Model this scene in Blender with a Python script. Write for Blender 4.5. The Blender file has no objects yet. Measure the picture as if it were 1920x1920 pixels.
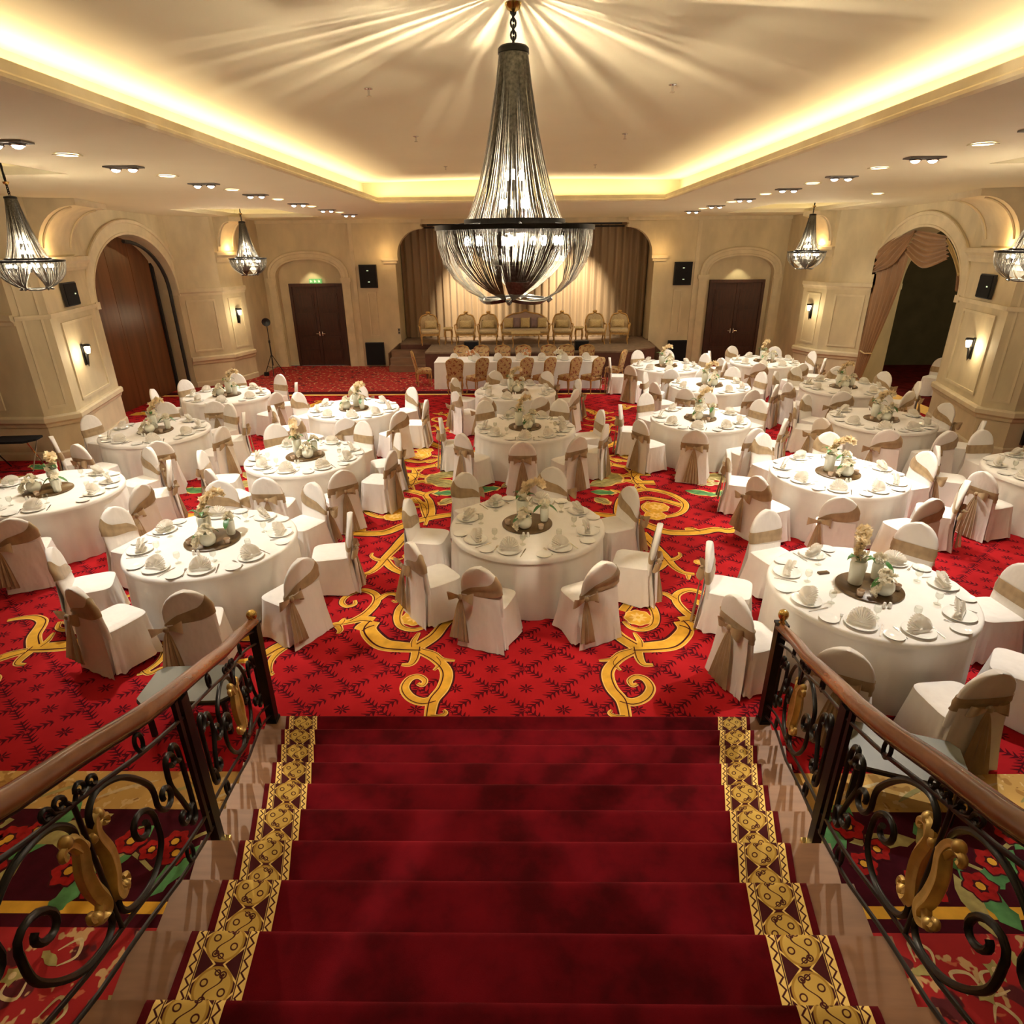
import bpy, math, random
import numpy as np
from mathutils import Vector, Matrix
random.seed(7)
R = math.radians
PI = math.pi
SC = bpy.context.scene
COL = SC.collection

# ------------------------------------------------------------------ camera
cd = bpy.data.cameras.new('camera')
cam = bpy.data.objects.new('camera', cd)
COL.objects.link(cam)
cd.sensor_width = 36
cd.lens = 36 * 1165.70 / 1920
cd.clip_end = 200
CAMZ = 3.846
cam.matrix_world = (Matrix.Translation((0, 0, CAMZ)) @ Matrix.Rotation(0.016382, 4, 'Z')
                    @ Matrix.Rotation(PI / 2 - R(23.4496), 4, 'X') @ Matrix.Rotation(-0.009609, 4, 'Z'))
SC.camera = cam

# ------------------------------------------------------------------ world, exposure
w = bpy.data.worlds.new('world')
SC.world = w
w.use_nodes = True
w.node_tree.nodes['Background'].inputs[0].default_value = (1.0, .82, .6, 1)
w.node_tree.nodes['Background'].inputs[1].default_value = .05
SC.view_settings.view_transform = 'Standard'
SC.view_settings.look = 'None'
SC.view_settings.gamma = 1
SC.view_settings.use_curve_mapping = False
SC.view_settings.exposure = 0.9

# ------------------------------------------------------------------ lights (the room's lamps and added fills)
WARM = (1.0, .79, .48)
WARMW = (1.0, .84, .62)
COOLW = (1.0, .93, .84)

def ceil_z(y):
    return 4.54 + .0116 * (21.5 - y)

def add_light(name, kind, loc, energy, color=WARM, size=.1, aim=None, **kw):
    l = bpy.data.lights.new(name, kind)
    l.energy = energy
    l.color = color
    if kind == 'AREA':
        l.size = size
        if 'size_y' in kw:
            l.shape = 'RECTANGLE'
            l.size_y = kw['size_y']
        if 'spread' in kw:
            l.spread = kw['spread']
    else:
        l.shadow_soft_size = size
    if kind == 'SPOT':
        l.spot_size = kw.get('cone', R(50))
        l.spot_blend = kw.get('blend', .6)
    o = bpy.data.objects.new(name, l)
    COL.objects.link(o)
    o.location = loc
    if aim is not None:
        o.rotation_euler = (Vector(aim) - Vector(loc)).to_track_quat('-Z', 'Y').to_euler()
    return o

TX0, TX1, TY0, TY1 = -3.0, 3.02, -4.5, 14.5      # edge of the ceiling tray
E_COVE = 70
def strip_light(name, loc, along, dirv, energy, color, length, width):
    o = add_light(name, 'AREA', loc, energy, color, width, size_y=length)
    y = Vector(along).normalized()
    z = -(Vector(dirv) - y * Vector(dirv).dot(y)).normalized()
    x = y.cross(z)
    o.rotation_euler = Matrix((x, y, z)).transposed().to_euler()
    return o
for sx, X in ((1, TX0), (-1, TX1)):
    ya = (TY0 + TY1) / 2
    strip_light('cove_strip', (X - sx * .20, ya, ceil_z(ya) + .055), (0, 1, -.0116), (sx * .55, 0, 1), E_COVE, WARM, TY1 - TY0, .04)
strip_light('cove_strip', ((TX0 + TX1) / 2, TY1 + .20, ceil_z(TY1) + .055), (1, 0, 0), (0, -.55, 1), E_COVE * .33, WARM, TX1 - TX0, .04)

E_SPOT = 330
PAIR_Y = [6.36, 8.15, 10.13, 12.05, 14.3, 16.36, 18.48]
FLAT_Y = [7.18, 9.12, 11.1, 13.14, 15.18, 17.48]
PAIR_X = 4.6
TABLES = {'A': (0.07, 6.76), 'B': (0.07, 11.01), 'C': (-0.13, 13.99), 'D': (3.35, 5.25), 'E': (-3.52, 6.33), 'F': (4.55, 8.48),
          'G': (-3.43, 9.38), 'H': (3.39, 11.55), 'I': (6.72, 11.42), 'J': (-6.65, 10.88), 'K': (-6.61, 13.8), 'L': (-3.42, 12.47),
          'N': (4.39, 14.51), 'O': (3.91, 16.99), 'P': (6.77, 17.6), 'Q': (7.35, 14.24), 'M': (-6.53, 7.92), 'R': (7.7, 8.5)}
SPOT_AIM = {-1: ['E', 'G', 'M', 'L', 'L', 'K', 'K'], 1: ['D', 'F', 'F', 'H', 'N', 'O', 'P']}
for s in (-1, 1):
    for i, y in enumerate(PAIR_Y):
        z = ceil_z(y) - .06
        t = TABLES[SPOT_AIM[s][i]]
        add_light('table_spot', 'SPOT', (s * PAIR_X, y, z), E_SPOT, COOLW, .04, aim=(t[0], t[1], .76), cone=R(62), blend=.9)
    for i, y in enumerate(FLAT_Y):
        add_light('down_panel', 'SPOT', (s * PAIR_X, y, ceil_z(y) - .05), 75, WARMW, .1, aim=(s * PAIR_X, y, 0), cone=R(120), blend=1)
for x, y, tx, ty in ((-4.72, 15.2, 0, 13.93), (4.72, 15.2, 0, 18.2), (-4.72, 17.4, -1.2, 18.2)):
    add_light('table_spot', 'SPOT', (x, y, ceil_z(y) - .06), 150, COOLW, .04, aim=(tx, ty, .76), cone=R(40), blend=.8)

CHANDELIERS = [(-.035, 4.1, 0.0, 1.0, 5.0), (-6.74, 16.5, -.39, .93, ceil_z(16.5) + .30), (6.97, 16.5, -.355, .93, ceil_z(16.5) + .30),
               (-6.07, 8.2, -.24, .80, ceil_z(8.2) + .30), (6.17, 8.2, -.235, .80, ceil_z(8.2) + .30)]
for i, (x, y, dz, s, top) in enumerate(CHANDELIERS):
    if i == 0:
        for z, e, dx in ((4.10, 200, 0), (4.00, 180, .03), (3.83, 26, -.20), (3.835, 26, .2)):
            add_light('chandelier_lamp', 'POINT', (x + dx, y, z), e, WARMW, .008)
    else:
        add_light('chandelier_lamp', 'POINT', (x, y, 3.925 + dz + .19 * s), 45, WARMW, .03)
        add_light('chandelier_lamp', 'POINT', (x, y, 3.925 + dz - .10 * s), 55, WARMW, .08)

for x in (-1.55, 1.75):                                               # two stage wash lights on the curtain
    add_light('stage_wash', 'SPOT', (x, 20.6, 4.35), 900, WARMW, .05, aim=(x, 22.3, 2.3), cone=R(58), blend=.8)
for x in (-6.83, 7.05):                                               # a downlight in each door niche
    add_light('niche_spot', 'SPOT', (x, 21.33, 3.36), 16, (1, .85, .5), .02, aim=(x, 21.42, 2.6), cone=R(80), blend=.5)
for x, y in ((-2.0, 19.0), (2.2, 19.0)):
    add_light('stage_fill', 'SPOT', (x, y, 4.5), 90, WARMW, .1, aim=(x, 19.8, .8), cone=R(90), blend=1)
SCONCES = [(-8.84, 12.66, 1.95, -1), (9.0, 12.75, 1.95, 1), (-8.30, 19.1, 2.05, -1), (8.45, 19.1, 2.05, 1)]
for x, y, z, s in SCONCES:
    add_light('sconce_lamp', 'POINT', (x - s * .16, y - .05, z - .10), 7, (1, .8, .5), .03)
for x, y, z in ((-8.62, 12.5, 3.74), (8.78, 12.5, 3.74), (-4.3, 21.0, 3.56), (4.4, 21.0, 3.56), (-8.3, 19.3, 3.74), (8.45, 19.3, 3.74)):
    add_light('capital_uplight', 'POINT', (x, y, z), 5, (1, .62, .25), .04)
# soft fill added behind the camera, ambient light for the unseen hall
add_light('hall_fill', 'AREA', (0, -2.5, 4.6), 2, WARMW, 5, aim=(0, 6, 0), size_y=2)
for sx in (-1, 1):
    add_light('stair_lamp', 'SPOT', (sx * 4.6, 6.3, ceil_z(6.3) - .06), 300, WARMW, .03, aim=(sx * .3, 2.6, .9), cone=R(34), blend=.7)
add_light('side_room_fill', 'POINT', (12.6, 14.0, 3.6), 130, (1, .8, .45), .2)  # fill added inside the side room to lift its blackness, no fixture modelled

# ------------------------------------------------------------------ mesh helpers
class MB:
    def __init__(s):
        s.v, s.f, s.m, s.uv = [], [], [], {}

    def raw(s, vs, fs, mi=0):
        o = len(s.v)
        s.v += [tuple(map(float, p)) for p in vs]
        for f in fs:
            s.f.append(tuple(i + o for i in f))
            s.m.append(mi)
        return s

    def box(s, x0, x1, y0, y1, z0, z1, mi=0):
        vs = [(x0, y0, z0), (x1, y0, z0), (x1, y1, z0), (x0, y1, z0), (x0, y0, z1), (x1, y0, z1), (x1, y1, z1), (x0, y1, z1)]
        return s.raw(vs, [(0, 3, 2, 1), (4, 5, 6, 7), (0, 1, 5, 4), (1, 2, 6, 5), (2, 3, 7, 6), (3, 0, 4, 7)], mi)

    def grid(s, P, wu=False, wv=False, mi=0):
        nu, nv = len(P), len(P[0])
        fs = []
        for i in range(nu if wu else nu - 1):
            for j in range(nv if wv else nv - 1):
                a, b = i, (i + 1) % nu
                c, d = j, (j + 1) % nv
                fs.append((a * nv + c, a * nv + d, b * nv + d, b * nv + c))
        return s.raw([p for row in P for p in row], fs, mi)

    def lathe(s, prof, n=24, c=(0, 0, 0), mi=0, cap=True):
        P = [[(c[0] + r * math.cos(2 * PI * k / n), c[1] + r * math.sin(2 * PI * k / n), c[2] + z) for k in range(n)] for r, z in prof]
        # orient outward when the profile runs upward
        nv = n
        fs = []
        for i in range(len(P) - 1):
            for j in range(n):
                d = (j + 1) % n
                fs.append((i * nv + j, i * nv + d, (i + 1) * nv + d, (i + 1) * nv + j))
        if cap:
            if prof[0][0] > 1e-5:
                fs.append(tuple(reversed(range(n))))
            if prof[-1][0] > 1e-5:
                fs.append(tuple((len(P) - 1) * nv + j for j in range(n)))
        return s.raw([p for row in P for p in row], fs, mi)

    def tube(s, path, r, n=6, mi=0, cap=True, flat=1.0, flute=0.0, nf=5):
        path = [Vector(p) for p in path]
        m = len(path)
        rs = r if isinstance(r, (list, tuple)) else [r] * m
        up = Vector((0, 0, 1))
        rows = []
        prev = None
        for i in range(m):
            t = (path[min(i + 1, m - 1)] - path[max(i - 1, 0)])
            if t.length < 1e-9:
                t = Vector((0, 0, 1))
            t.normalize()
            if prev is None:
                a = t.cross(up)
                if a.length < .05:
                    a = t.cross(Vector((1, 0, 0)))
            else:
                a = prev - t * prev.dot(t)
                if a.length < 1e-6:
                    a = t.cross(up)
            a.normalize()
            b = t.cross(a)
            prev = a
            rows.append([tuple(path[i] + (a * math.cos(2 * PI * k / n) * flat + b * math.sin(2 * PI * k / n)) * rs[i] * (1 + flute * math.cos(nf * 2 * PI * k / n))) for k in range(n)])
        s.grid(rows, False, True, mi)
        if cap:
            o = len(s.v) - m * n
            s.f.append(tuple(o + k for k in reversed(range(n)))); s.m.append(mi)
            s.f.append(tuple(o + (m - 1) * n + k for k in range(n))); s.m.append(mi)
        return s

    def sphere(s, c, r, nu=8, nv=12, sc=(1, 1, 1), mi=0):
        prof = [(max(1e-6, math.sin(PI * i / nu)), -math.cos(PI * i / nu)) for i in range(nu + 1)]
        P = [[(c[0] + r * sc[0] * a * math.cos(2 * PI * k / nv), c[1] + r * sc[1] * a * math.sin(2 * PI * k / nv), c[2] + r * sc[2] * z)
              for k in range(nv)] for a, z in prof]
        return s.grid(P, False, True, mi)

    def prism(s, poly, axis, a, b, mi=0):
        # poly: 2-d outline; axis 'x','y','z' the direction of extrusion
        def to(p, t):
            return {'x': (t, p[0], p[1]), 'y': (p[0], t, p[1]), 'z': (p[0], p[1], t)}[axis]
        n = len(poly)
        vs = [to(p, a) for p in poly] + [to(p, b) for p in poly]
        fs = [tuple(range(n)), tuple(reversed(range(n, 2 * n)))] + [(i, n + i, n + (i + 1) % n, (i + 1) % n) for i in range(n)]
        return s.raw(vs, fs, mi)

    def xf(s, mat, start=0):
        for i in range(start, len(s.v)):
            s.v[i] = tuple(mat @ Vector(s.v[i]))
        return s

    def build(s, name, mats, parent=None, smooth=40, loc=(0, 0, 0), rotz=0, uvs=None):
        me = bpy.data.meshes.new(name)
        me.from_pydata(s.v, [], s.f)
        mats = mats if isinstance(mats, (list, tuple)) else [mats]
        for m in mats:
            me.materials.append(m)
        if len(mats) > 1:
            me.polygons.foreach_set('material_index', s.m)
        if uvs is not None:
            ul = me.uv_layers.new(name='UVMap')
            li = np.zeros(len(me.loops), dtype=np.int32)
            me.loops.foreach_get('vertex_index', li)
            ul.data.foreach_set('uv', np.asarray(uvs, dtype=np.float32)[li].ravel())
        if smooth:
            me.polygons.foreach_set('use_smooth', [True] * len(me.polygons))
            if smooth < 180:
                me.set_sharp_from_angle(angle=R(smooth))
        me.update()
        o = bpy.data.objects.new(name, me)
        COL.objects.link(o)
        o.location = loc
        o.rotation_euler = (0, 0, rotz)
        if parent is not None:
            o.parent = parent
        return o

def tag(o, label=None, cat=None, group=None, kind=None):
    if label: o['label'] = label
    if cat: o['category'] = cat
    if group: o['group'] = group
    if kind: o['kind'] = kind
    return o

def thing(name, label, cat, loc=(0, 0, 0), rotz=0, group=None):
    o = bpy.data.objects.new(name, None)
    COL.objects.link(o)
    o.empty_display_size = .1
    o.location = loc
    o.rotation_euler = (0, 0, rotz)
    return tag(o, label, cat, group)

CHILD = {}
def dup(root, loc, rotz, label, group=None, scale=None):
    kids = CHILD.get(root.name)
    if kids is None:
        kids = [(c, list(c.children)) for c in root.children]
        CHILD[root.name] = kids
    r = root.copy()
    COL.objects.link(r)
    r.location = loc
    r.rotation_euler = (0, 0, rotz)
    if scale:
        r.scale = (scale,) * 3
    r['label'] = label
    if group:
        r['group'] = group
    for c, gs in kids:
        k = c.copy()
        COL.objects.link(k)
        k.parent = r
        for g in gs:
            h = g.copy()
            COL.objects.link(h)
            h.parent = k
    return r

class Proto:
    """first use moves the built thing itself, later uses copy it"""
    def __init__(s, root):
        s.root, s.used = root, False
        CHILD[root.name] = [(c, list(c.children)) for c in root.children]

    def put(s, loc, rotz, label, group=None, scale=None):
        if not s.used:
            s.used = True
            r = s.root
            r.location = loc
            r.rotation_euler = (0, 0, rotz)
            if scale:
                r.scale = (scale,) * 3
            r['label'] = label
            if group:
                r['group'] = group
            return r
        return dup(s.root, loc, rotz, label, group, scale)

def spline(pts, n=8):
    pts = [np.array(p, float) for p in pts]
    out = []
    for i in range(len(pts) - 1):
        p0 = pts[max(i - 1, 0)]; p1 = pts[i]; p2 = pts[i + 1]; p3 = pts[min(i + 2, len(pts) - 1)]
        for k in range(n):
            t = k / n
            out.append(.5 * ((2 * p1) + (p2 - p0) * t + (2 * p0 - 5 * p1 + 4 * p2 - p3) * t * t + (3 * p1 - p0 - 3 * p2 + p3) * t ** 3))
    out.append(pts[-1])
    return out

# ------------------------------------------------------------------ materials
class NT:
    def __init__(s, name):
        s.mat = bpy.data.materials.new(name)
        s.mat.use_nodes = True
        s.t = s.mat.node_tree
        s.b = s.t.nodes['Principled BSDF']

    def n(s, kind, **kw):
        nd = s.t.nodes.new(kind)
        for k, v in kw.items():
            setattr(nd, k, v)
        return nd

    def link(s, a, b):
        s.t.links.new(a, b)

    def val(s, sock, x):
        if isinstance(x, (int, float)):
            sock.default_value = x
        elif isinstance(x, tuple):
            sock.default_value = x if len(x) == len(sock.default_value) else (*x, 1)
        else:
            s.link(x, sock)

    def math(s, op, a, b=0.0, c=0.0):
        nd = s.n('ShaderNodeMath', operation=op)
        s.val(nd.inputs[0], a)
        if op not in ('ABSOLUTE', 'FRACT', 'SQRT', 'SINE', 'COSINE', 'FLOOR'):
            s.val(nd.inputs[1], b)
        if op in ('SMOOTH_MIN', 'COMPARE', 'MULTIPLY_ADD'):
            s.val(nd.inputs[2], c)
        return nd.outputs[0]

    def less(s, a, b, soft=.01):
        nd = s.n('ShaderNodeMapRange', interpolation_type='SMOOTHSTEP')
        s.val(nd.inputs[0], s.math('SUBTRACT', a, b))
        nd.inputs[1].default_value = -soft
        nd.inputs[2].default_value = soft
        nd.inputs[3].default_value = 1
        nd.inputs[4].default_value = 0
        return nd.outputs[0]

    def mix(s, f, a, b):
        nd = s.n('ShaderNodeMix', data_type='RGBA')
        s.val(nd.inputs[0], f)
        s.val(nd.inputs[6], a)
        s.val(nd.inputs[7], b)
        return nd.outputs[2]

    def coords(s, which='Object'):
        tc = s.n('ShaderNodeTexCoord')
        return tc.outputs[which]

    def noise(s, vec, scale=5, detail=3, rough=.5, out=0):
        nd = s.n('ShaderNodeTexNoise')
        s.link(vec, nd.inputs['Vector'])
        nd.inputs['Scale'].default_value = scale
        nd.inputs['Detail'].default_value = detail
        nd.inputs['Roughness'].default_value = rough
        return nd.outputs[out]

    def ramp(s, f, stops):
        nd = s.n('ShaderNodeValToRGB')
        s.link(f, nd.inputs[0])
        cr = nd.color_ramp
        while len(cr.elements) < len(stops):
            cr.elements.new(.5)
        for e, (p, c) in zip(cr.elements, stops):
            e.position = p
            e.color = (*c, 1)
        return nd.outputs[0]

    def bump(s, h, strength=.2, dist=.01):
        nd = s.n('ShaderNodeBump')
        s.link(h, nd.inputs['Height'])
        nd.inputs['Strength'].default_value = strength
        nd.inputs['Distance'].default_value = dist
        s.link(nd.outputs[0], s.b.inputs['Normal'])

    def scaled(s, vec, sc):
        nd = s.n('ShaderNodeMapping')
        s.link(vec, nd.inputs[0])
        nd.inputs['Scale'].default_value = sc
        return nd.outputs[0]

CLOTHY = 0.12
def basic(name, col, rough=.6, metal=0.0, vary=.0, vscale=6, bump=0, bscale=60, sheen=0, emit=None, estr=0, stretch=(1, 1, 1), thin=0, bdist=.004):
    t = NT(name)
    b = t.b
    b.inputs['Roughness'].default_value = rough
    b.inputs['Metallic'].default_value = metal
    if rough >= .75:
        b.inputs['Specular IOR Level'].default_value = CLOTHY
    if sheen:
        b.inputs['Sheen Weight'].default_value = sheen
        b.inputs['Sheen Roughness'].default_value = .4
    vec = t.scaled(t.coords(), stretch)
    f = t.noise(vec, vscale, 4)
    lo = tuple(max(0, c * (1 - vary)) for c in col)
    hi = tuple(min(1, c * (1 + vary)) for c in col)
    c = t.ramp(f, [(.3, lo), (.7, hi)])
    t.link(c, b.inputs['Base Color'])
    if bump:
        t.bump(t.noise(vec, bscale, 2), bump, bdist)
    if thin:                                                   # thin cloth or petal: some light comes through
        tl = t.n('ShaderNodeBsdfTranslucent')
        t.link(c, tl.inputs[0])
        mx = t.n('ShaderNodeMixShader')
        mx.inputs[0].default_value = thin
        t.link(b.outputs[0], mx.inputs[1])
        t.link(tl.outputs[0], mx.inputs[2])
        t.link(mx.outputs[0], t.t.nodes['Material Output'].inputs[0])
    if emit:
        b.inputs['Emission Color'].default_value = (*emit, 1)
        b.inputs['Emission Strength'].default_value = estr
    return t.mat

M = {}
M['stone'] = basic('stone', (.62, .53, .345), .7, vary=.12, vscale=2.5, bump=.08, bscale=25, stretch=(1, 1, .5))
M['stone_trim'] = basic('stone_trim', (.66, .57, .385), .65, vary=.08, vscale=4, bump=.05)
M['ceiling_paint'] = basic('ceiling_paint', (.72, .65, .46), .8, vary=.02, vscale=1)
M['white_cloth'] = basic('white_cloth', (.84, .81, .77), .85, vary=.03, vscale=9, bump=.55, bscale=8, bdist=.025, sheen=.15, stretch=(1, 1, .55))
M['table_linen'] = basic('table_linen', (.84, .815, .77), .75, vary=.025, vscale=7, bump=.06, bscale=30, sheen=.1)
M['sash'] = basic('sash_gold', (.46, .335, .19), .5, thin=.22, vary=.16, vscale=14, bump=.12, bscale=40, sheen=.5, stretch=(1, 1, .4))
M['china'] = basic('china', (.86, .86, .82), .12, vary=.01)
M['spot_trim'] = basic('spot_trim', (.20, .19, .17), .5)
M['china_rim'] = basic('china_rim', (.70, .72, .66), .15, vary=.03)
M['napkin'] = basic('napkin', (.93, .90, .84), .8, vary=.03, vscale=20, bump=.1, bscale=80, thin=.4)
M['steel'] = basic('steel', (.62, .62, .62), .22, 1.0, vary=.04)
M['wood_dark'] = basic('wood_dark', (.050, .0135, .005), .55, vary=.35, vscale=5, bump=.1, bscale=30, stretch=(6, 6, .5))
M['wood_panel'] = basic('wood_panel', (.14, .052, .020), .35, vary=.30, vscale=2, bump=.05, bscale=20, stretch=(3, 3, .25))
M['wood_rail'] = basic('wood_rail', (.17, .062, .026), .22, vary=.2, vscale=5, stretch=(4, .6, 4))
M['wood_tread'] = basic('wood_tread', (.23, .115, .062), .5, vary=.14, vscale=4, stretch=(.8, 6, 6))
M['stage_wood'] = basic('stage_wood', (.22, .13, .075), .45, vary=.15, vscale=4, stretch=(.6, 4, 4))
M['stage_carpet'] = basic('stage_carpet', (.22, .16, .11), .95, vary=.15, vscale=8)
M['stage_riser'] = basic('stage_riser', (.10, .035, .022), .6, vary=.2, vscale=8)
M['iron'] = basic('iron', (.014, .013, .013), .38, .6, vary=.2, vscale=30)
M['gold_leaf'] = basic('gold_leaf', (.50, .34, .11), .38, .6, vary=.2, vscale=18, bump=.15, bscale=30)
M['brass'] = basic('brass', (.72, .52, .17), .2, .9, vary=.05)
M['gilt_wood'] = basic('gilt_wood', (.52, .31, .10), .4, .5, vary=.2, vscale=20)
M['black'] = basic('black', (.012, .012, .013), .6, vary=.1, vscale=30)
M['black_cloth'] = basic('black_cloth', (.016, .016, .018), .85, vary=.2, vscale=60, bump=.2, bscale=200)
M['grey_top'] = basic('grey_top', (.15, .15, .115), .4, vary=.03)
M['red_runner'] = None
M['curtain'] = basic('curtain', (.31, .215, .12), .6, vary=.10, vscale=3, sheen=.4, stretch=(1, 1, .2))
M['drape'] = basic('drape', (.30, .165, .075), .5, vary=.15, vscale=4, sheen=.4, stretch=(1, 1, .3))
M['drape_gold'] = basic('drape_gold', (.62, .46, .20), .5, vary=.1, sheen=.3)
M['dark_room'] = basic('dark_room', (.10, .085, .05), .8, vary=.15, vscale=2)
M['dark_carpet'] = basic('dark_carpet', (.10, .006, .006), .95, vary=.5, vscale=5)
M['upholstery'] = basic('upholstery', (.46, .34, .17), .6, vary=.15, vscale=30, sheen=.3)
M['mauve'] = basic('mauve_cloth', (.36, .25, .21), .6, vary=.08, sheen=.3)
M['cushion_gold'] = basic('cushion_gold', (.55, .42, .20), .6, vary=.2, vscale=40)
M['cushion_grey'] = basic('cushion_grey', (.22, .15, .15), .6, vary=.1)
M['tray_wood'] = basic('tray_wood', (.105, .062, .024), .3, vary=.3, vscale=4, stretch=(6, 1, 1))
M['vase_white'] = basic('vase_white', (.84, .86, .74), .18, vary=.03)
M['petal'] = basic('petal_cream', (.90, .77, .52), .6, vary=.10, vscale=30, thin=.35)
M['petal_w'] = basic('petal_white', (.92, .87, .72), .6, vary=.06, vscale=30, thin=.35)
M['petal_peach'] = basic('petal_peach', (.80, .42, .20), .6, vary=.2, vscale=30)
M['leaf'] = basic('leaf_green', (.05, .17, .035), .4, vary=.3, vscale=15)
M['votive'] = basic('votive', (.62, .48, .36), .12, vary=.1)
M['led'] = basic('led', (.9, .9, .9), .5, emit=(1, .95, .88), estr=14)
M['led_warm'] = basic('led_warm', (.9, .8, .6), .5, emit=(1, .86, .62), estr=5)
M['bulb'] = basic('bulb', (.9, .9, .9), .4, emit=(1, .88, .66), estr=130)
M['frost'] = basic('frosted_shade', (.9, .85, .7), .4, emit=(1, .85, .6), estr=7)
M['chrome'] = basic('chrome', (.75, .75, .75), .15, 1.0)
M['exit_green'] = basic('exit_green', (.10, .30, .10), .5, emit=(.2, .55, .15), estr=.35)
M['pale_mark'] = basic('pale_mark', (.7, .85, .6), .5, emit=(.7, .9, .6), estr=.4)
M['strand'] = basic('strand', (.10, .094, .080), .28, .8, vary=.5, vscale=60)
M['chair_print'] = None
M['socket'] = basic('socket_box', (.30, .27, .20), .5)

def glass(name):
    t = NT(name)
    out = t.t.nodes['Material Output']
    tr = t.n('ShaderNodeBsdfTransparent')
    gl = t.n('ShaderNodeBsdfGlossy')
    gl.inputs['Roughness'].default_value = .05
    fr = t.n('ShaderNodeLayerWeight')
    fr.inputs[0].default_value = .35
    mx = t.n('ShaderNodeMixShader')
    t.link(t.math('MULTIPLY', fr.outputs['Facing'], .28), mx.inputs[0])
    t.link(tr.outputs[0], mx.inputs[1])
    t.link(gl.outputs[0], mx.inputs[2])
    t.link(mx.outputs[0], out.inputs[0])
    tr.inputs[0].default_value = (.93, .94, .92, 1)
    return t.mat
M['glass'] = glass('clear_glass')

def runner_mat():
    t = NT('red_runner')
    co = t.coords()
    f = t.noise(co, 3.5, 4, .55)
    g = t.noise(co, 14, 3, .6)
    c = t.ramp(f, [(.36, (.034, .001, .002)), (.52, (.085, .002, .005)), (.72, (.125, .003, .007))])
    c2 = t.mix(t.math('MULTIPLY', g, .35), c, (.10, .002, .005))
    t.link(c2, t.b.inputs['Base Color'])
    t.b.inputs['Roughness'].default_value = .95
    t.b.inputs['Specular IOR Level'].default_value = .05
    t.b.inputs['Sheen Weight'].default_value = .25
    t.b.inputs['Sheen Roughness'].default_value = .35
    t.b.inputs['Sheen Tint'].default_value = (1, .16, .2, 1)
    t.bump(t.noise(co, 350, 2), .25, .003)
    return t.mat
M['red_runner'] = runner_mat()
M['maroon'] = basic('maroon_edge', (.085, .003, .006), .95, vary=.2, vscale=20)

def border_mat():
    """gold runner border: medallions with scrollwork, zigzag selvedges. uv.x across 0..1, uv.y in metres along"""
    t = NT('gold_border')
    uv = t.n('ShaderNodeUVMap').outputs[0]
    sp = t.n('ShaderNodeSeparateXYZ')
    t.link(uv, sp.inputs[0])
    u, v = sp.outputs[0], sp.outputs[1]
    W = .235
    x = t.math('MULTIPLY', t.math('SUBTRACT', u, .5), W)
    per = .158
    fv = t.math('SUBTRACT', t.math('FRACT', t.math('DIVIDE', v, per)), .5)
    y = t.math('MULTIPLY', fv, per)
    r = t.math('SQRT', t.math('ADD', t.math('MULTIPLY', x, x), t.math('MULTIPLY', y, y)))
    gold, pale, dark = (.50, .30, .055), (.74, .52, .17), (.055, .010, .012)
    # inside the medallion: an S stem with little blossoms
    s1 = t.math('ABSOLUTE', t.math('SUBTRACT', x, t.math('MULTIPLY', t.math('SINE', t.math('MULTIPLY', y, 2 * PI / .11)), .026)))
    stem = t.less(s1, .0035, .0015)
    def ring(cx, cy, rad, wd):
        dx = t.math('SUBTRACT', x, cx)
        dy = t.math('SUBTRACT', y, cy)
        d = t.math('SQRT', t.math('ADD', t.math('MULTIPLY', dx, dx), t.math('MULTIPLY', dy, dy)))
        return t.less(t.math('ABSOLUTE', t.math('SUBTRACT', d, rad)), wd, .0015)
    deco = stem
    for cx, cy, rad in ((.026, .042, .011), (-.026, -.042, .011), (.026, .042, .003), (-.026, -.042, .003), (-.036, .016, .012), (.036, -.016, .012),
                        (.004, .05, .009), (-.004, -.05, .009)):
        deco = t.math('MAXIMUM', deco, ring(cx, cy, rad, .0028))
    med = t.mix(deco, (.52, .345, .085), dark)
    rim = t.less(t.math('ABSOLUTE', t.math('SUBTRACT', r, .068)), .005, .002)
    med = t.mix(rim, med, (.36, .21, .04))
    # between medallions: dark ground with small gold darts
    yy = t.math('SUBTRACT', .079, t.math('ABSOLUTE', y))
    dart = t.less(t.math('ABSOLUTE', t.math('SUBTRACT', t.math('ABSOLUTE', x), t.math('ADD', .018, t.math('MULTIPLY', yy, 1.0)))), .0045, .0015)
    bg = t.mix(dart, dark, pale)
    inner = t.mix(t.less(r, .072, .0015), bg, med)
    # selvedge: pale with dark zigzag, two lines
    ax = t.math('ABSOLUTE', x)
    zz = t.math('ABSOLUTE', t.math('SUBTRACT', t.math('FRACT', t.math('DIVIDE', v, .042)), .5))
    zx = t.math('ADD', .090, t.math('MULTIPLY', zz, .036))
    zig = t.less(t.math('ABSOLUTE', t.math('SUBTRACT', ax, zx)), .0042, .0015)
    edge = t.mix(zig, pale, dark)
    line = t.less(t.math('ABSOLUTE', t.math('SUBTRACT', ax, .083)), .0022, .001)
    edge = t.mix(line, edge, dark)
    col = t.mix(t.less(ax, .079, .001), edge, inner)
    t.link(col, t.b.inputs['Base Color'])
    t.b.inputs['Roughness'].default_value = .85
    t.b.inputs['Specular IOR Level'].default_value = .08
    t.bump(t.noise(t.coords(), 400, 2), .2, .002)
    return t.mat
M['gold_border'] = border_mat()

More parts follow.
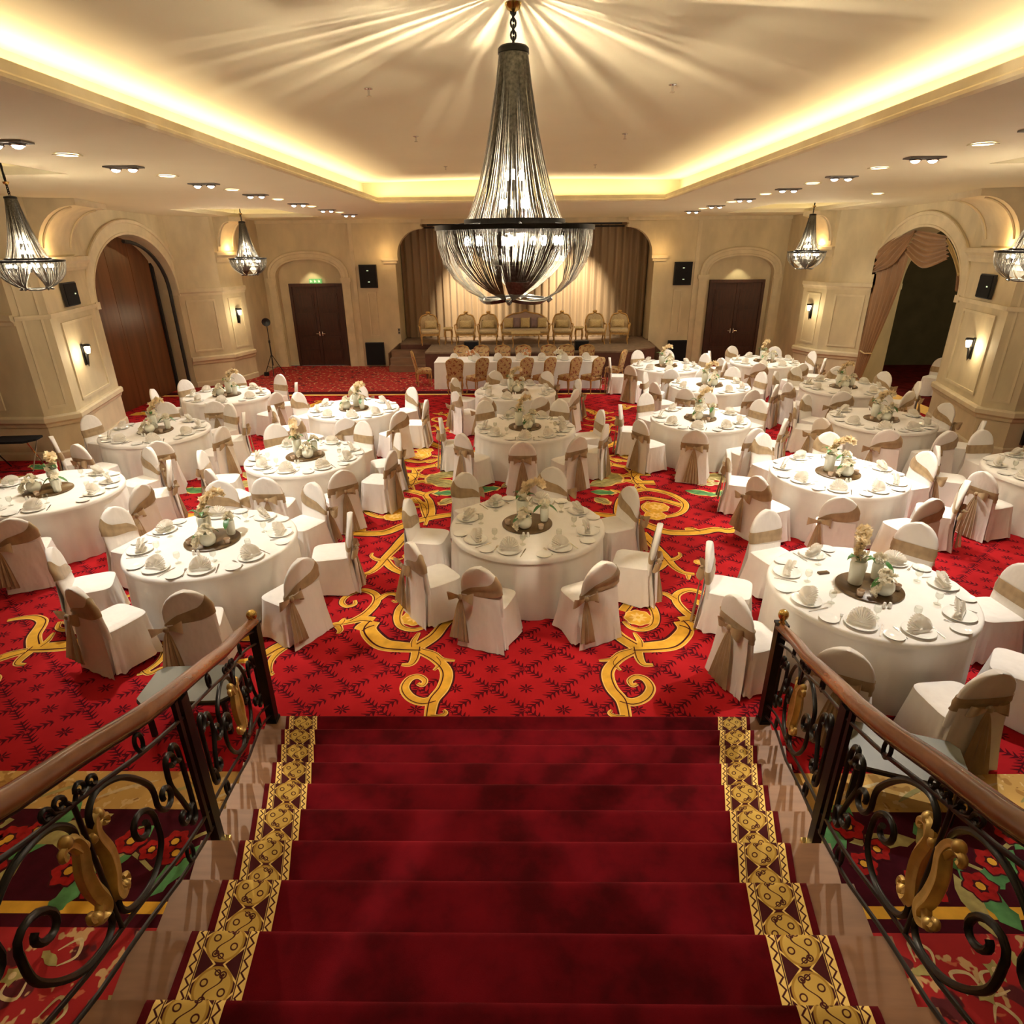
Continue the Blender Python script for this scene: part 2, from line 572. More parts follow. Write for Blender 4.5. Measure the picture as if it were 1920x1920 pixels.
def damask_mat():
    t = NT('red_damask')
    sp = t.n('ShaderNodeSeparateXYZ')
    co = t.coords()
    t.link(co, sp.inputs[0])
    X, Y = sp.outputs[0], sp.outputs[1]
    a = t.math('DIVIDE', t.math('SUBTRACT', X, .04), .665)
    b = t.math('DIVIDE', t.math('SUBTRACT', Y, 4.70), .58)
    u = t.math('ADD', a, b)
    v = t.math('SUBTRACT', a, b)
    pat = None
    for p, q in ((u, v), (v, u)):
        d = t.math('ABSOLUTE', t.math('SUBTRACT', t.math('FRACT', p), .5))
        ph = t.math('ADD', t.math('MULTIPLY', q, 9.0), t.math('MULTIPLY', d, 7.0))
        l = t.math('ABSOLUTE', t.math('SUBTRACT', t.math('FRACT', ph), .5))
        lim = t.math('MULTIPLY', t.math('SUBTRACT', .150, d), 2.3)
        lf = t.math('MULTIPLY', t.less(l, lim, .04), t.less(d, .125, .006))
        # gaps in the sprig near the crossing of the lattice
        g = t.math('ABSOLUTE', t.math('SUBTRACT', t.math('FRACT', q), .5))
        lf = t.math('MAXIMUM', lf, t.less(d, .012, .004))
        lf = t.math('MULTIPLY', lf, t.less(.035, g, .015))
        lf = t.math('MULTIPLY', lf, t.less(g, .44, .02))
        pat = lf if pat is None else t.math('MAXIMUM', pat, lf)
    fu = t.math('SUBTRACT', t.math('FRACT', t.math('ADD', u, .5)), .5)
    fv = t.math('SUBTRACT', t.math('FRACT', t.math('ADD', v, .5)), .5)
    r = t.math('SQRT', t.math('ADD', t.math('MULTIPLY', fu, fu), t.math('MULTIPLY', fv, fv)))
    an = t.n('ShaderNodeMath', operation='ARCTAN2')
    t.link(fu, an.inputs[0]); t.link(fv, an.inputs[1])
    pet = t.math('ADD', .100, t.math('MULTIPLY', t.math('COSINE', t.math('MULTIPLY', an.outputs[0], 8)), .06))
    fl = t.math('MULTIPLY', t.less(r, pet, .012), t.less(.028, r, .008))
    fl = t.math('MAXIMUM', fl, t.less(r, .016, .006))
    pat = t.math('MAXIMUM', pat, fl)
    n = t.noise(co, 2.2, 3)
    base = t.ramp(n, [(.3, (.35, .010, .014)), (.7, (.47, .015, .020))])
    col = t.mix(t.math('MULTIPLY', pat, .9), base, (.045, .003, .008))
    t.link(col, t.b.inputs['Base Color'])
    t.b.inputs['Roughness'].default_value = .95
    t.b.inputs['Specular IOR Level'].default_value = .1
    t.bump(t.noise(co, 300, 2), .2, .003)
    return t.mat
M['damask'] = damask_mat()

def floral_mat(name, base, spots, scale):
    t = NT(name)
    co = t.coords()
    f1 = t.noise(co, scale, 2, .5)
    f2 = t.noise(t.scaled(co, (1.7, 1.3, 1)), scale * 1.3, 2, .5)
    f3 = t.noise(t.scaled(co, (1.1, 2.1, 1)), scale * .9, 3, .6)
    c = t.mix(t.less(.61, f1, .02), base, spots[0])
    c = t.mix(t.less(.62, f2, .02), c, spots[1])
    c = t.mix(t.less(.66, f3, .02), c, spots[2])
    t.link(c, t.b.inputs['Base Color'])
    t.b.inputs['Roughness'].default_value = .95
    return t.mat
M['outer_floral'] = floral_mat('outer_floral', (.36, .010, .012), [(.09, .006, .010), (.58, .36, .16), (.55, .13, .06)], 5)
M['band_gold'] = floral_mat('band_gold', (.60, .36, .10), [(.42, .22, .05), (.72, .52, .24), (.30, .14, .03)], 6)
M['band_dark'] = basic('band_dark', (.055, .004, .010), .95, vary=.25, vscale=10)
M['cp_gold'] = basic('carpet_gold', (.74, .40, .045), .9, vary=.14, vscale=9, bump=.1, bscale=300)
M['cp_pale'] = basic('carpet_pale_gold', (.88, .56, .17), .9, vary=.1, vscale=12)
M['cp_dark'] = basic('carpet_dark_line', (.06, .010, .012), .95)
M['cp_green'] = basic('carpet_green', (.10, .27, .10), .9, vary=.35, vscale=8)
M['cp_olive'] = basic('carpet_olive', (.38, .32, .12), .9, vary=.25, vscale=12)
M['cp_red'] = basic('carpet_bright_red', (.36, .014, .012), .9, vary=.3, vscale=20)
M['cp_beige'] = basic('carpet_beige', (.62, .48, .26), .9, vary=.2, vscale=20)

def chair_print_mat():
    t = NT('floral_print')
    co = t.coords()
    f1 = t.noise(co, 14, 2, .5)
    f2 = t.noise(t.scaled(co, (1.4, 1, 1.2)), 17, 2, .5)
    c = t.mix(t.less(.58, f1, .02), (.50, .34, .15), (.22, .055, .03))
    c = t.mix(t.less(.61, f2, .02), c, (.40, .16, .06))
    t.link(c, t.b.inputs['Base Color'])
    t.b.inputs['Roughness'].default_value = .7
    return t.mat
M['chair_print'] = chair_print_mat()

# ================================================================== the setting
FX0, FX1, FY0, FY1 = -13.5, 13.8, -3.0, 21.6
RY0, RY1 = 3.69, 17.0                                   # the rug field between its border bands
fl = MB()
def fquad(x0, x1, y0, y1, z, mi):
    fl.raw([(x0, y0, z), (x1, y0, z), (x1, y1, z), (x0, y1, z)], [(0, 1, 2, 3)], mi)
FM = ['damask', 'band_gold', 'band_dark', 'cp_gold', 'outer_floral', 'cp_pale', 'cp_dark', 'cp_green', 'cp_olive', 'cp_red', 'cp_beige']
FI = {k: i for i, k in enumerate(FM)}
for y0, y1, k in ((FY0, 2.46, 'outer_floral'), (2.46, 2.545, 'band_dark'), (2.545, 2.625, 'cp_gold'), (2.625, 3.33, 'band_dark'), (3.33, RY0, 'band_gold'),
                  (RY0, RY1, 'damask'), (RY1, 17.14, 'cp_pale'), (17.14, 17.5, 'band_dark'), (17.5, FY1, 'outer_floral')):
    fquad(FX0, FX1, y0, y1, 0, FI[k])

def ribbon(pts, wid, mode, z, mi, shift=0.0, shrink=0.0):
    P = spline([(*p, 0) for p in pts], 6)
    n = len(P)
    L, Rr = [], []
    for i in range(n):
        t = P[min(i + 1, n - 1)] - P[max(i - 1, 0)]
        ln = math.hypot(t[0], t[1]) or 1
        nx, ny = -t[1] / ln, t[0] / ln
        f = i / (n - 1)
        if mode == 2: k = .78 + .22 * math.sin(PI * f)
        elif mode == 1: k = 1 - .62 * f ** 1.3
        else: k = .25 + .75 * math.sin(PI * min(1, max(0, f)))
        hw = max(.003, wid * .5 * k - shrink)
        c = shift * wid * k
        L.append((P[i][0] + nx * (hw + c), P[i][1] + ny * (hw + c), z))
        Rr.append((P[i][0] + nx * (c - hw), P[i][1] + ny * (c - hw), z))
    fl.grid([L, Rr], mi=mi)

def disc(x, y, r, z, mi, n=20, lobes=0, amp=0.0):
    vs = [(x, y, z)] + [(x + r * (1 + amp * math.cos(lobes * 2 * PI * k / n)) * math.cos(2 * PI * k / n),
                         y + r * (1 + amp * math.cos(lobes * 2 * PI * k / n)) * math.sin(2 * PI * k / n), z) for k in range(n)]
    fl.raw(vs, [(0, 1 + k, 1 + (k + 1) % n) for k in range(n)], mi)

def fleaf(x, y, ang, ln, wd, mi, z=.003):
    ca, sa = math.cos(ang), math.sin(ang)
    prof = [(0, 0), (.25, .8), (.45, 1), (.7, .65), (.8, .8), (1, 0)]
    up = [(ln * a, wd * .5 * b) for a, b in prof]
    poly = up + [(a, -b) for a, b in reversed(up[1:-1])]
    c = (ln * .5, 0)
    vs = [(x + ca * c[0], y + sa * c[0], z)] + [(x + ca * a - sa * b, y + sa * a + ca * b, z) for a, b in poly]
    n = len(poly)
    fl.raw(vs, [(0, 1 + k, 1 + (k + 1) % n) for k in range(n)], mi)

STROKES = [([(-0.816,4.285),(-0.82,4.427),(-0.81,4.546),(-0.746,4.701),(-0.729,4.881),(-0.772,5.018),(-0.889,5.161),(-1.041,5.273)],0.085,2),([(-0.8,4.546),(-0.907,4.508),(-1.029,4.568),(-1.108,4.701),(-1.082,4.831),(-1.003,4.872),(-0.93,4.814),(-0.941,4.741),(-0.992,4.765)],0.075,1),([(-0.81,4.313),(-0.732,4.32),(-0.678,4.363),(-0.702,4.406)],0.045,1),([(-1.038,5.33),(-1.26,5.349),(-1.442,5.388),(-1.572,5.507),(-1.669,5.673),(-1.641,5.824)],0.13,2),([(-1.632,5.78),(-1.714,5.737),(-1.761,5.652)],0.12,2),([(-1.087,5.349),(-1.08,5.161),(-1.109,5.062),(-1.197,5.053)],0.075,1),([(-1.121,5.349),(-1.137,5.447),(-1.117,5.548),(-1.103,5.61)],0.055,1),([(-1.067,5.369),(-0.938,5.538),(-0.866,5.736),(-0.804,5.845),(-0.674,5.912),(-0.536,5.901),(-0.409,5.845)],0.1,1),([(-1.051,6.027),(-1.182,6.229),(-1.29,6.254),(-1.385,6.121),(-1.392,5.913),(-1.329,5.736),(-1.195,5.662),(-1.08,5.704),(-1.024,5.823)],0.085,1),([(-1.044,5.292),(-0.899,5.235),(-0.797,5.143),(-0.672,5.122)],0.06,1),([(-0.879,5.171),(-0.822,5.071),(-0.864,4.966)],0.05,1),([(-1.646,5.846),(-1.775,5.868),(-1.901,5.824),(-2.001,5.78),(-2.081,5.758),(-2.173,5.694)],0.085,1),([(-1.98,5.891),(-1.988,5.824),(-1.995,5.758)],0.05,0),([(-2.014,5.737),(-1.967,5.652),(-1.98,5.589)],0.06,1),([(-1.886,5.813),(-1.764,5.981),(-1.701,6.218),(-1.745,6.392),(-1.895,6.496),(-2.017,6.444),(-2.095,6.33),(-2.095,6.206),(-2.018,6.134),(-1.939,6.182),(-1.96,6.267)],0.075,1),([(-1.698,6.267),(-1.608,6.405),(-1.508,6.405),(-1.439,6.316),(-1.469,6.23),(-1.521,6.267)],0.055,1),([(-2.395,5.447),(-2.502,5.253),(-2.521,5.088),(-2.468,4.93),(-2.417,4.896)],0.06,1),([(-2.447,5.427),(-2.553,5.33),(-2.642,5.197),(-2.749,5.124),(-2.877,5.105)],0.1,1),([(-2.453,4.964),(-2.533,4.913),(-2.61,4.999),(-2.72,5.052)],0.05,1),([(-3.42,5.695),(-3.214,5.673),(-2.968,5.548),(-2.776,5.548)],0.12,2),([(-1.621,8.095),(-1.682,7.865),(-1.736,7.623),(-1.804,7.37),(-1.859,7.088),(-1.944,6.923),(-2.073,6.883)],0.11,1),([(-1.807,7.281),(-1.687,7.087),(-1.564,6.962),(-1.441,6.881),(-1.333,6.821)],0.085,1),([(-1.844,7.259),(-1.936,7.303),(-2.013,7.393),(-2.017,7.484)],0.055,1),([(-1.737,7.347),(-1.654,7.291),(-1.577,7.324)],0.05,1),([(-1.99,6.862),(-1.962,6.744)],0.05,1),([(-3.108,8.264),(-2.892,8.155),(-2.724,8.207),(-2.486,8.126),(-2.219,8.098),(-1.979,8.136),(-1.788,8.337),(-1.63,8.503),(-1.424,8.631),(-1.233,8.718),(-0.976,8.79),(-0.663,8.788)],0.115,2),([(-2.468,8.1),(-2.374,8.179),(-2.29,8.258)],0.12,0),([(-1.422,8.617),(-1.41,8.884),(-1.49,9.297),(-1.592,9.568),(-1.532,9.708),(-1.399,9.796)],0.1,1),([(-1.438,8.646),(-1.529,8.947),(-1.602,9.2),(-1.726,9.433),(-1.816,9.433)],0.08,1),([(-1.594,9.585),(-1.769,9.71),(-1.981,9.801),(-2.193,9.732),(-2.39,9.541),(-2.508,9.208),(-2.411,8.892),(-2.214,8.71),(-2.016,8.679),(-1.869,8.797),(-1.814,9.042),(-1.953,9.268)],0.1,1),([(-2.213,10.573),(-2.043,10.571),(-1.919,10.59),(-1.746,10.466),(-1.63,10.546),(-1.525,10.606)],0.13,1),([(-2.015,10.93),(-1.925,10.632),(-1.923,10.348),(-2.022,10.117)],0.1,0),([(-1.919,10.59),(-1.859,10.757),(-1.808,10.906)],0.05,1),([(-1.909,10.348),(-1.824,10.153)],0.08,1),([(-2.448,11.624),(-2.246,11.43),(-1.967,11.287),(-1.728,11.4),(-1.546,11.515),(-1.445,11.856),(-1.43,12.321)],0.1,1),([(-1.763,11.663),(-1.573,11.611),(-1.461,11.707)],0.06,0)]
DISCS = [(-1.194, 5.892, 0.155), (-2.023, 9.029, 0.2), (-1.942, 11.993, 0.17), (-2.21, 7.195, 0.07), (-1.505, 7.391, 0.09)]
AX = .05
MY = 10.35
def mirrors():
    for my in (False, True):
        for kx in (-2, -1, 0, 1):
            for mx in (False, True):
                def f(p, my=my, kx=kx, mx=mx):
                    x, y = p[0] - AX, p[1]
                    if mx: x = -x
                    return (x + AX + kx * 6.28 + (6.28 if mx and False else 0), 2 * MY - y if my else y)
                yield f, (mx != my)
ZS = [0.0]
for ci, (f, flip) in enumerate(mirrors()):
    sg = -1 if flip else 1
    for pts, wd, mode in STROKES:
        q = [f(p) for p in pts]
        if max(p[0] for p in q) < -9.4 or min(p[0] for p in q) > 9.6 or min(p[1] for p in q) < RY0 - .3:
            continue
        wd *= 1.5
        ZS[0] = (ZS[0] + 3.1e-5) % 8e-4
        ribbon(q, wd, mode, .0020 + ZS[0], FI['cp_pale'])
        ribbon(q, wd, mode, .0035 + ZS[0], FI['cp_gold'], shrink=.010)
        ribbon(q, wd * .10, mode, .0050 + ZS[0], FI['cp_dark'], shift=sg * 2.6)
        ribbon(q, wd * .16, mode, .0008 + ZS[0], FI['cp_dark'], shift=-sg * 3.6)
    for k, (x, y, r) in enumerate(DISCS):
        x, y = f((x, y))
        if abs(x) > 9.4: continue
        disc(x, y, r, .0056, FI['cp_pale'], 40, 8, .05)
        disc(x, y, r * .9, .0062, FI['cp_gold'], 40, 8, .05)
        disc(x, y, r * .5, .0068, FI['cp_pale'], 32, 8, .35)
        disc(x, y, r * .16, .0074, FI['cp_gold'], 10)
    # green leaf sprays beside the ornament on the middle line, and the rose between two spirals
    for (x, y, a, ln, wd, k) in ((-1.05, 9.95, 2.6, .75, .34, 'cp_olive'), (-1.05, 9.7, 3.3, .42, .22, 'cp_green'), (-.85, 9.75, .3, .5, .26, 'cp_green'), (-1.1, 9.45, 4.1, .35, .2, 'cp_olive'),
                                 (-2.6, 10.35, 2.9, .5, .34, 'cp_olive'), (-3.55, 9.75, -.45, .55, .22, 'cp_green'), (-3.6, 10.2, .2, .5, .2, 'cp_olive'), (-.35, 9.9, .8, .5, .2, 'cp_olive')):
        p = f((x, y)); p2 = f((x + math.cos(a) * ln, y + math.sin(a) * ln))
        if abs(p[0]) > 9.2: continue
        ang = math.atan2(p2[1] - p[1], p2[0] - p[0])
        zz = .0056 + (x + a) * 1e-5 + ci * 6e-5
        fleaf(p[0], p[1], ang, ln + .04, wd + .05, FI['cp_pale'], zz)
        fleaf(p[0], p[1], ang, ln, wd, FI[k], zz + .001)
        ribbon([p, ((p[0] + p2[0]) / 2, (p[1] + p2[1]) / 2), p2], .012, 1, zz + .002, FI['cp_dark'])
    x, y = f((-3.09, 10.2))
    if abs(x) < 9.3 and ci in (0, 2, 4, 6):
        for i in range(9):
            disc(x + .2 * math.cos(i * .7), y - .04 + .15 * math.sin(i * .7), .085, .0085 + i * .0002, FI['cp_beige'], 10)
            disc(x + .2 * math.cos(i * .7), y - .04 + .15 * math.sin(i * .7), .05, .0110 + i * .0002, FI['cp_red' if i % 3 == 0 else 'cp_olive'], 8)
# the dark band beside the stairs: red blossoms and green leaves; and the pale sprigs of the outer field
rnd = random.Random(4)
for sx in (-1, 1):
    for i in range(9):
        cx_, cy_ = sx * (1.55 + i * .62), 2.98 + .1 * math.sin(i * 2.1)
        for k in range(5):
            a = rnd.uniform(0, 6.28)
            fleaf(cx_ + .1 * math.cos(a), cy_ + .05 * math.sin(a), a * .3 + (PI if k % 2 else 0), rnd.uniform(.30, .50), rnd.uniform(.13, .20), FI['cp_green' if k < 3 else 'cp_olive'], .002 + .0002 * k)
        for k in range(4):
            a = rnd.uniform(0, 6.28)
            px, py = cx_ + .27 * math.cos(a), cy_ + .17 * math.sin(a)
            rr_ = rnd.uniform(.075, .11)
            disc(px, py, rr_ * 1.12, .0032 + k * 6e-5, FI['cp_dark'], 24, 6, .14)
            disc(px, py, rr_, .0036 + k * 6e-5, FI['cp_red'], 24, 6, .14)
            disc(px, py, rr_ * .45, .0040 + k * 6e-5, FI['cp_dark'], 18, 6, .2)
            disc(px, py, rr_ * .3, .0044 + k * 6e-5, FI['cp_gold'], 10)
        ribbon([(cx_ - .3, cy_ - .1), (cx_, cy_ + .1), (cx_ + .3, cy_ - .05)], .03, 2, .0018, FI['cp_olive'])
    for i in range(48):
        px, py = sx * rnd.uniform(1.5, 4.0), rnd.uniform(.4, 2.3)
        a = rnd.uniform(0, 6.28)
        q = [(px, py), (px + .10 * math.cos(a), py + .10 * math.sin(a)), (px + .16 * math.cos(a + .7), py + .16 * math.sin(a + .7)), (px + .10 * math.cos(a + 1.5), py + .10 * math.sin(a + 1.5))]
        ribbon(q, .022, 0, .002, FI['cp_beige'])
        if i % 2:
            disc(px, py, .05, .0024, FI['cp_olive'], 15, 5, .3)
            disc(px, py, .022, .003, FI['cp_beige'], 10)
        else:
            fleaf(px, py, a + 2, .16, .06, FI['cp_olive'], .0026)
    for i in range(14):                                        # olive strokes on the gold band
        px = sx * (1.9 + i * .45)
        ribbon([(px, 3.42), (px + .18, 3.52), (px + .40, 3.60)], .035, 0, .002, FI['cp_beige' if i % 2 else 'cp_olive'])
floor = fl.build('floor', [M[k] for k in FM], smooth=0)
tag(floor, kind='structure')

# ---- staircase: widening towards the hall
CXS = -.045
NY0, TREAD, RISE = 4.13, .324, .155
SY = [4.4, 4.13, 3.81, 3.476, 3.158, 2.835, 2.508, 2.2, 1.865, 1.54, 1.21, .85, .4, -3]
S_OUT = [2.15, 2.12, 2.07, 1.96, 1.85, 1.767, 1.674, 1.583, 1.505, 1.46, 1.396, 1.36, 1.34, 1.33]
S_MAR = [1.99, 1.96, 1.865, 1.748, 1.643, 1.547, 1.46, 1.38, 1.293, 1.24, 1.20, 1.17, 1.15, 1.14]
def at_y(tab, y):
    return float(np.interp(-y, [-v for v in SY], tab))
stairs = thing('staircase', 'wooden staircase with red runner widening down to the hall floor', 'staircase')
stairs['kind'] = 'structure'
step_n = 13
for n in range(1, step_n + 1):
    ya = NY0 - (n - 1) * TREAD
    yb = ya - TREAD - .02 if n < step_n else -3
    z = n * RISE
    m = MB()
    a, b = at_y(S_OUT, ya), at_y(S_OUT, yb)
    z0 = max(0, z - RISE - .02)
    m.prism([(CXS - b, yb), (CXS + b, yb), (CXS + a, ya + .018), (CXS - a, ya + .018)], 'z', z - .032, z)     # tread with nosing
    m.prism([(CXS - b, yb), (CXS + b, yb), (CXS + a, ya), (CXS - a, ya)], 'z', z0, z - .032)
    m.build('step', M['wood_tread'], stairs, smooth=0)
m = MB()                                                       # closed stringers under the steps
for sx in (-1, 1):
    for n in range(1, step_n + 1):
        ya = NY0 - (n - 1) * TREAD
        yb = ya - TREAD if n < step_n else -3
        xa, xb = CXS + sx * (at_y(S_OUT, ya) - .02), CXS + sx * (at_y(S_OUT, yb) - .02)
        z = n * RISE - .03
        m.raw([(xa, ya, 0), (xb, yb, 0), (xb, yb, z), (xa, ya, z)], [(0, 1, 2, 3)])
m.build('stringer', M['wood_tread'], stairs, smooth=0)

run = thing('stair_runner', 'dark red velvet stair runner with gold medallion borders', 'carpet runner', (CXS, NY0, 0))
def runner_strip(name, mat, fin, fout, lift, uv):
    m = MB(); uvs = []
    v = 0
    rows = []
    for n in range(1, step_n + 1):
        ya = NY0 - (n - 1) * TREAD
        yb = ya - TREAD if n < step_n else -1.2
        z = n * RISE
        nz = [(ya + .018 + lift, z - RISE + lift), (ya + .020 + lift, z - .016), (ya + .014 + lift, z - .003 + lift * .4), (ya + .002, z + lift), (ya - .02, z + lift)]
        ys = [ya - .02 + (yb + .02 - (ya - .02)) * k / 3 for k in range(1, 4)]
        pts = nz + [(y, z + lift) for y in ys]
        for y, zz in pts:
            rows.append((y, zz))
    m2 = []
    for i, (y, z) in enumerate(rows):
        if i:
            v += math.hypot(y - rows[i - 1][0], z - rows[i - 1][1])
        yy = y
        xs = [fin(yy) + (fout(yy) - fin(yy)) * k / 2 for k in range(3)]
        m2.append([(x, y - NY0, z) for x in xs])
        uvs += [(k / 2, v) for k in range(3)]
    m.grid(m2)
    return m.build(name, mat, run, smooth=60, uvs=uvs)
BW = .235
off = .03
runner_strip('red_pile', M['red_runner'], lambda y: -(at_y(S_MAR, y) - off - BW), lambda y: at_y(S_MAR, y) - off - BW, .006, 0)
for s in (-1, 1):
    runner_strip('gold_border', M['gold_border'], lambda y: s * (at_y(S_MAR, y) - off - BW), lambda y: s * (at_y(S_MAR, y) - off), .0062, 1)
    runner_strip('maroon_edge', M['maroon'], lambda y: s * (at_y(S_MAR, y) - off), lambda y: s * at_y(S_MAR, y), .0058, 1)

# ---- ceiling: lower soffit with a long tray and four round recesses
BACKY = 21.45
RECESS = [(-9.0, -5.72, 5.6, 8.85), (-8.05, -5.75, 15.75, 19.6), (5.80, 9.1, 5.6, 8.85), (5.85, 8.15, 15.75, 19.6)]
cm = MB()
def cq(x0, x1, y0, y1):
    if x1 - x0 < 1e-6 or y1 - y0 < 1e-6: return
    cm.raw([(x0, y0, ceil_z(y0)), (x1, y0, ceil_z(y0)), (x1, y1, ceil_z(y1)), (x0, y1, ceil_z(y1))], [(0, 3, 2, 1)])
cq(TX0, TX1, TY1, FY1)
for s in (-1, 1):
    xa, xb = (FX0, TX0) if s < 0 else (TX1, FX1)
    y = TY0
    for q0, q1, y0, y1 in sorted([r for r in RECESS if (r[0] < 0) == (s < 0)], key=lambda r: r[2]):
        cq(xa, xb, y, y0)
        cq(xa, q0, y0, y1)
        cq(q1, xb, y0, y1)
        y = y1
    cq(xa, xb, y, FY1)
# recesses: lip, hidden ledge for the LED strip, shallow vault
for q0, q1, y0, y1 in RECESS:
    def rc(d, dz, flat=None):
        return [(x, yy, (ceil_z(yy) + dz) if flat is None else flat) for x, yy in ((q0 - d, y0 - d), (q1 + d, y0 - d), (q1 + d, y1 + d), (q0 - d, y1 + d))]
    cm.grid([rc(0, 0), rc(0, .10), rc(.025, .10), rc(.025, .02), rc(.20, .02), rc(.20, .22), rc(-.4, .30)], False, True)
    cm.raw(rc(-.4, .30), [(0, 1, 2, 3)])
# tray: lip, hidden ledge, upstand, upper ceiling
TZ = 5.02
def tz(p): return ceil_z(p[1])
out = [(TX0, TY0), (TX1, TY0), (TX1, TY1), (TX0, TY1)]
def offs(d): return [(TX0 - d, TY0 - d), (TX1 + d, TY0 - d), (TX1 + d, TY1 + d), (TX0 - d, TY1 + d)]
rings = [[(x, y, tz((x, y)) + dz) for x, y in offs(d)] for d, dz in ((0, 0), (0, .105), (.03, .105), (.03, .02), (.34, .02))] + [[(x, y, TZ + .06) for x, y in offs(.34)]]
cm.grid(rings, False, True)
a = rings[-1]
NXT = 8
top = []
for i in range(NXT + 1):
    x = TX0 - .34 + (TX1 - TX0 + .68) * i / NXT
    q = (2 * i / NXT - 1)
    top.append([(x, y, TZ + .05 * (1 - q * q)) for y in (TY0 - .34, TY1 + .34)])
cm.grid(top)
ceiling = cm.build('ceiling', M['ceiling_paint'], smooth=30)
tag(ceiling, kind='structure')
m = MB()                                                       # moulding round the tray edge
prof = [(.0, -.012), (-.012, -.012), (-.03, .006), (-.03, .03), (-.012, .045), (-.012, .108), (.03, .108)]
rows = []
for d, z in prof:
    rows.append([(x, y, tz((x, y)) + z) for x, y in offs(d)])
m.grid(rows, False, True)
tag(m.build('trim_1', M['stone_trim'], smooth=0), kind='structure')
for q0, q1, y0, y1 in RECESS:                                  # LED strip hidden on each recess ledge
    m = MB()
    d = .12
    m.tube([(q0 - d, y0 - d, ceil_z(y0) + .035), (q1 + d, y0 - d, ceil_z(y0) + .035), (q1 + d, y1 + d, ceil_z(y1) + .035), (q0 - d, y1 + d, ceil_z(y1) + .035), (q0 - d, y0 - d, ceil_z(y0) + .035)], .010, 5, cap=False)
    m.build('led_strip', M['led_warm'], ceiling, smooth=0)

# ------------------------------------------------------------------ walls
def top_z(y): return ceil_z(y)
def mirror_pts(pts): return [(-x + .10, y) for x, y in pts]
WT = .3
def wall_run(name, pts, side):
    """upright wall along a plan polyline, thickness behind it; side=+1 when the room lies on the left of the direction of travel"""
    m = MB()
    q = offset_line(pts, -WT * side)
    n = len(pts)
    for i in range(n - 1):
        a, b, c, d = pts[i], pts[i + 1], q[i + 1], q[i]
        za, zb = top_z(a[1]) + .02, top_z(b[1]) + .02
        vs = [(*a, 0), (*b, 0), (*c, 0), (*d, 0), (*a, za), (*b, zb), (*c, zb), (*d, za)]
        m.raw(vs, [(0, 3, 2, 1), (4, 5, 6, 7), (0, 1, 5, 4), (1, 2, 6, 5), (2, 3, 7, 6), (3, 0, 4, 7)])
    o = m.build(name, M['stone'], smooth=0)
    return tag(o, kind='structure')

def offset_line(pts, d):
    """d>0 to the left of travel"""
    n = len(pts)
    out = []
    for i in range(n):
        ns = []
        for a, b in ((i - 1, i), (i, i + 1)):
            if a >= 0 and b < n:
                dx, dy = pts[b][0] - pts[a][0], pts[b][1] - pts[a][1]
                l = math.hypot(dx, dy)
                ns.append((-dy / l, dx / l))
        if len(ns) == 1:
            nx, ny = ns[0]; k = 1
        else:
            nx, ny = ns[0][0] + ns[1][0], ns[0][1] + ns[1][1]
            l = math.hypot(nx, ny)
            nx, ny = nx / l, ny / l
            k = 1 / max(.35, nx * ns[0][0] + ny * ns[0][1])
        out.append((pts[i][0] + nx * d * k, pts[i][1] + ny * d * k))
    return out

TRIM_N = [1]
def moulding(pts, side, prof, mat='stone_trim', parent=None, name=None):
    """prof: (projection, z) profile run along the polyline"""
    m = MB()
    rows = []
    for d, z in prof:
        rows.append([(x, y, z) for x, y in offset_line(pts, d * side)])
    m.grid(rows)
    # end caps
    for e in (0, len(pts) - 1):
        m.raw([r[e] for r in rows], [tuple(range(len(rows)))])
    TRIM_N[0] += 1
    o = m.build(name or 'trim_%d' % TRIM_N[0], M[mat], parent, smooth=0)
    if parent is None:
        tag(o, kind='structure')
    return o

PLINTH = [(-.02, .66), (.03, .66), (.05, .72), (.09, .76), (.09, .84), (.06, .87), (-.02, .87)]
PLINTH_LOW = [(-.02, .0), (.035, .0), (.035, .13), (.02, .16), (-.02, .16)]
CAPITAL = [(-.02, 3.40), (.03, 3.40), (.05, 3.46), (.05, 3.52), (.11, 3.58), (.11, 3.66), (-.02, 3.66)]
IMPOST = [(-.02, 2.54), (.03, 2.54), (.04, 2.60), (.09, 2.64), (.09, 2.73), (-.02, 2.73)]

def frame(p0, p1, z0, z1, proj, side, wdt=.05, mat='stone_trim'):
    """raised panel frame on a vertical face from plan point p0 to p1"""
    dx, dy = p1[0] - p0[0], p1[1] - p0[1]
    L = math.hypot(dx, dy)
    ux, uy = dx / L, dy / L
    nx, ny = -uy * side, ux * side
    m = MB()
    def bar(s0, s1, za, zb):
        vs = []
        for s, z, d in ((s0, za, -.01), (s1, za, -.01), (s1, zb, -.01), (s0, zb, -.01), (s0, za, proj), (s1, za, proj), (s1, zb, proj), (s0, zb, proj)):
            vs.append((p0[0] + ux * s + nx * d, p0[1] + uy * s + ny * d, z))
        m.raw(vs, [(0, 3, 2, 1), (4, 5, 6, 7), (0, 1, 5, 4), (1, 2, 6, 5), (2, 3, 7, 6), (3, 0, 4, 7)])
    bar(0, L, z0, z0 + wdt); bar(0, L, z1 - wdt, z1)
    bar(0, wdt, z0 + wdt, z1 - wdt); bar(L - wdt, L, z0 + wdt, z1 - wdt)
    TRIM_N[0] += 1
    return tag(m.build('trim_%d' % TRIM_N[0], M[mat], smooth=0), kind='structure')

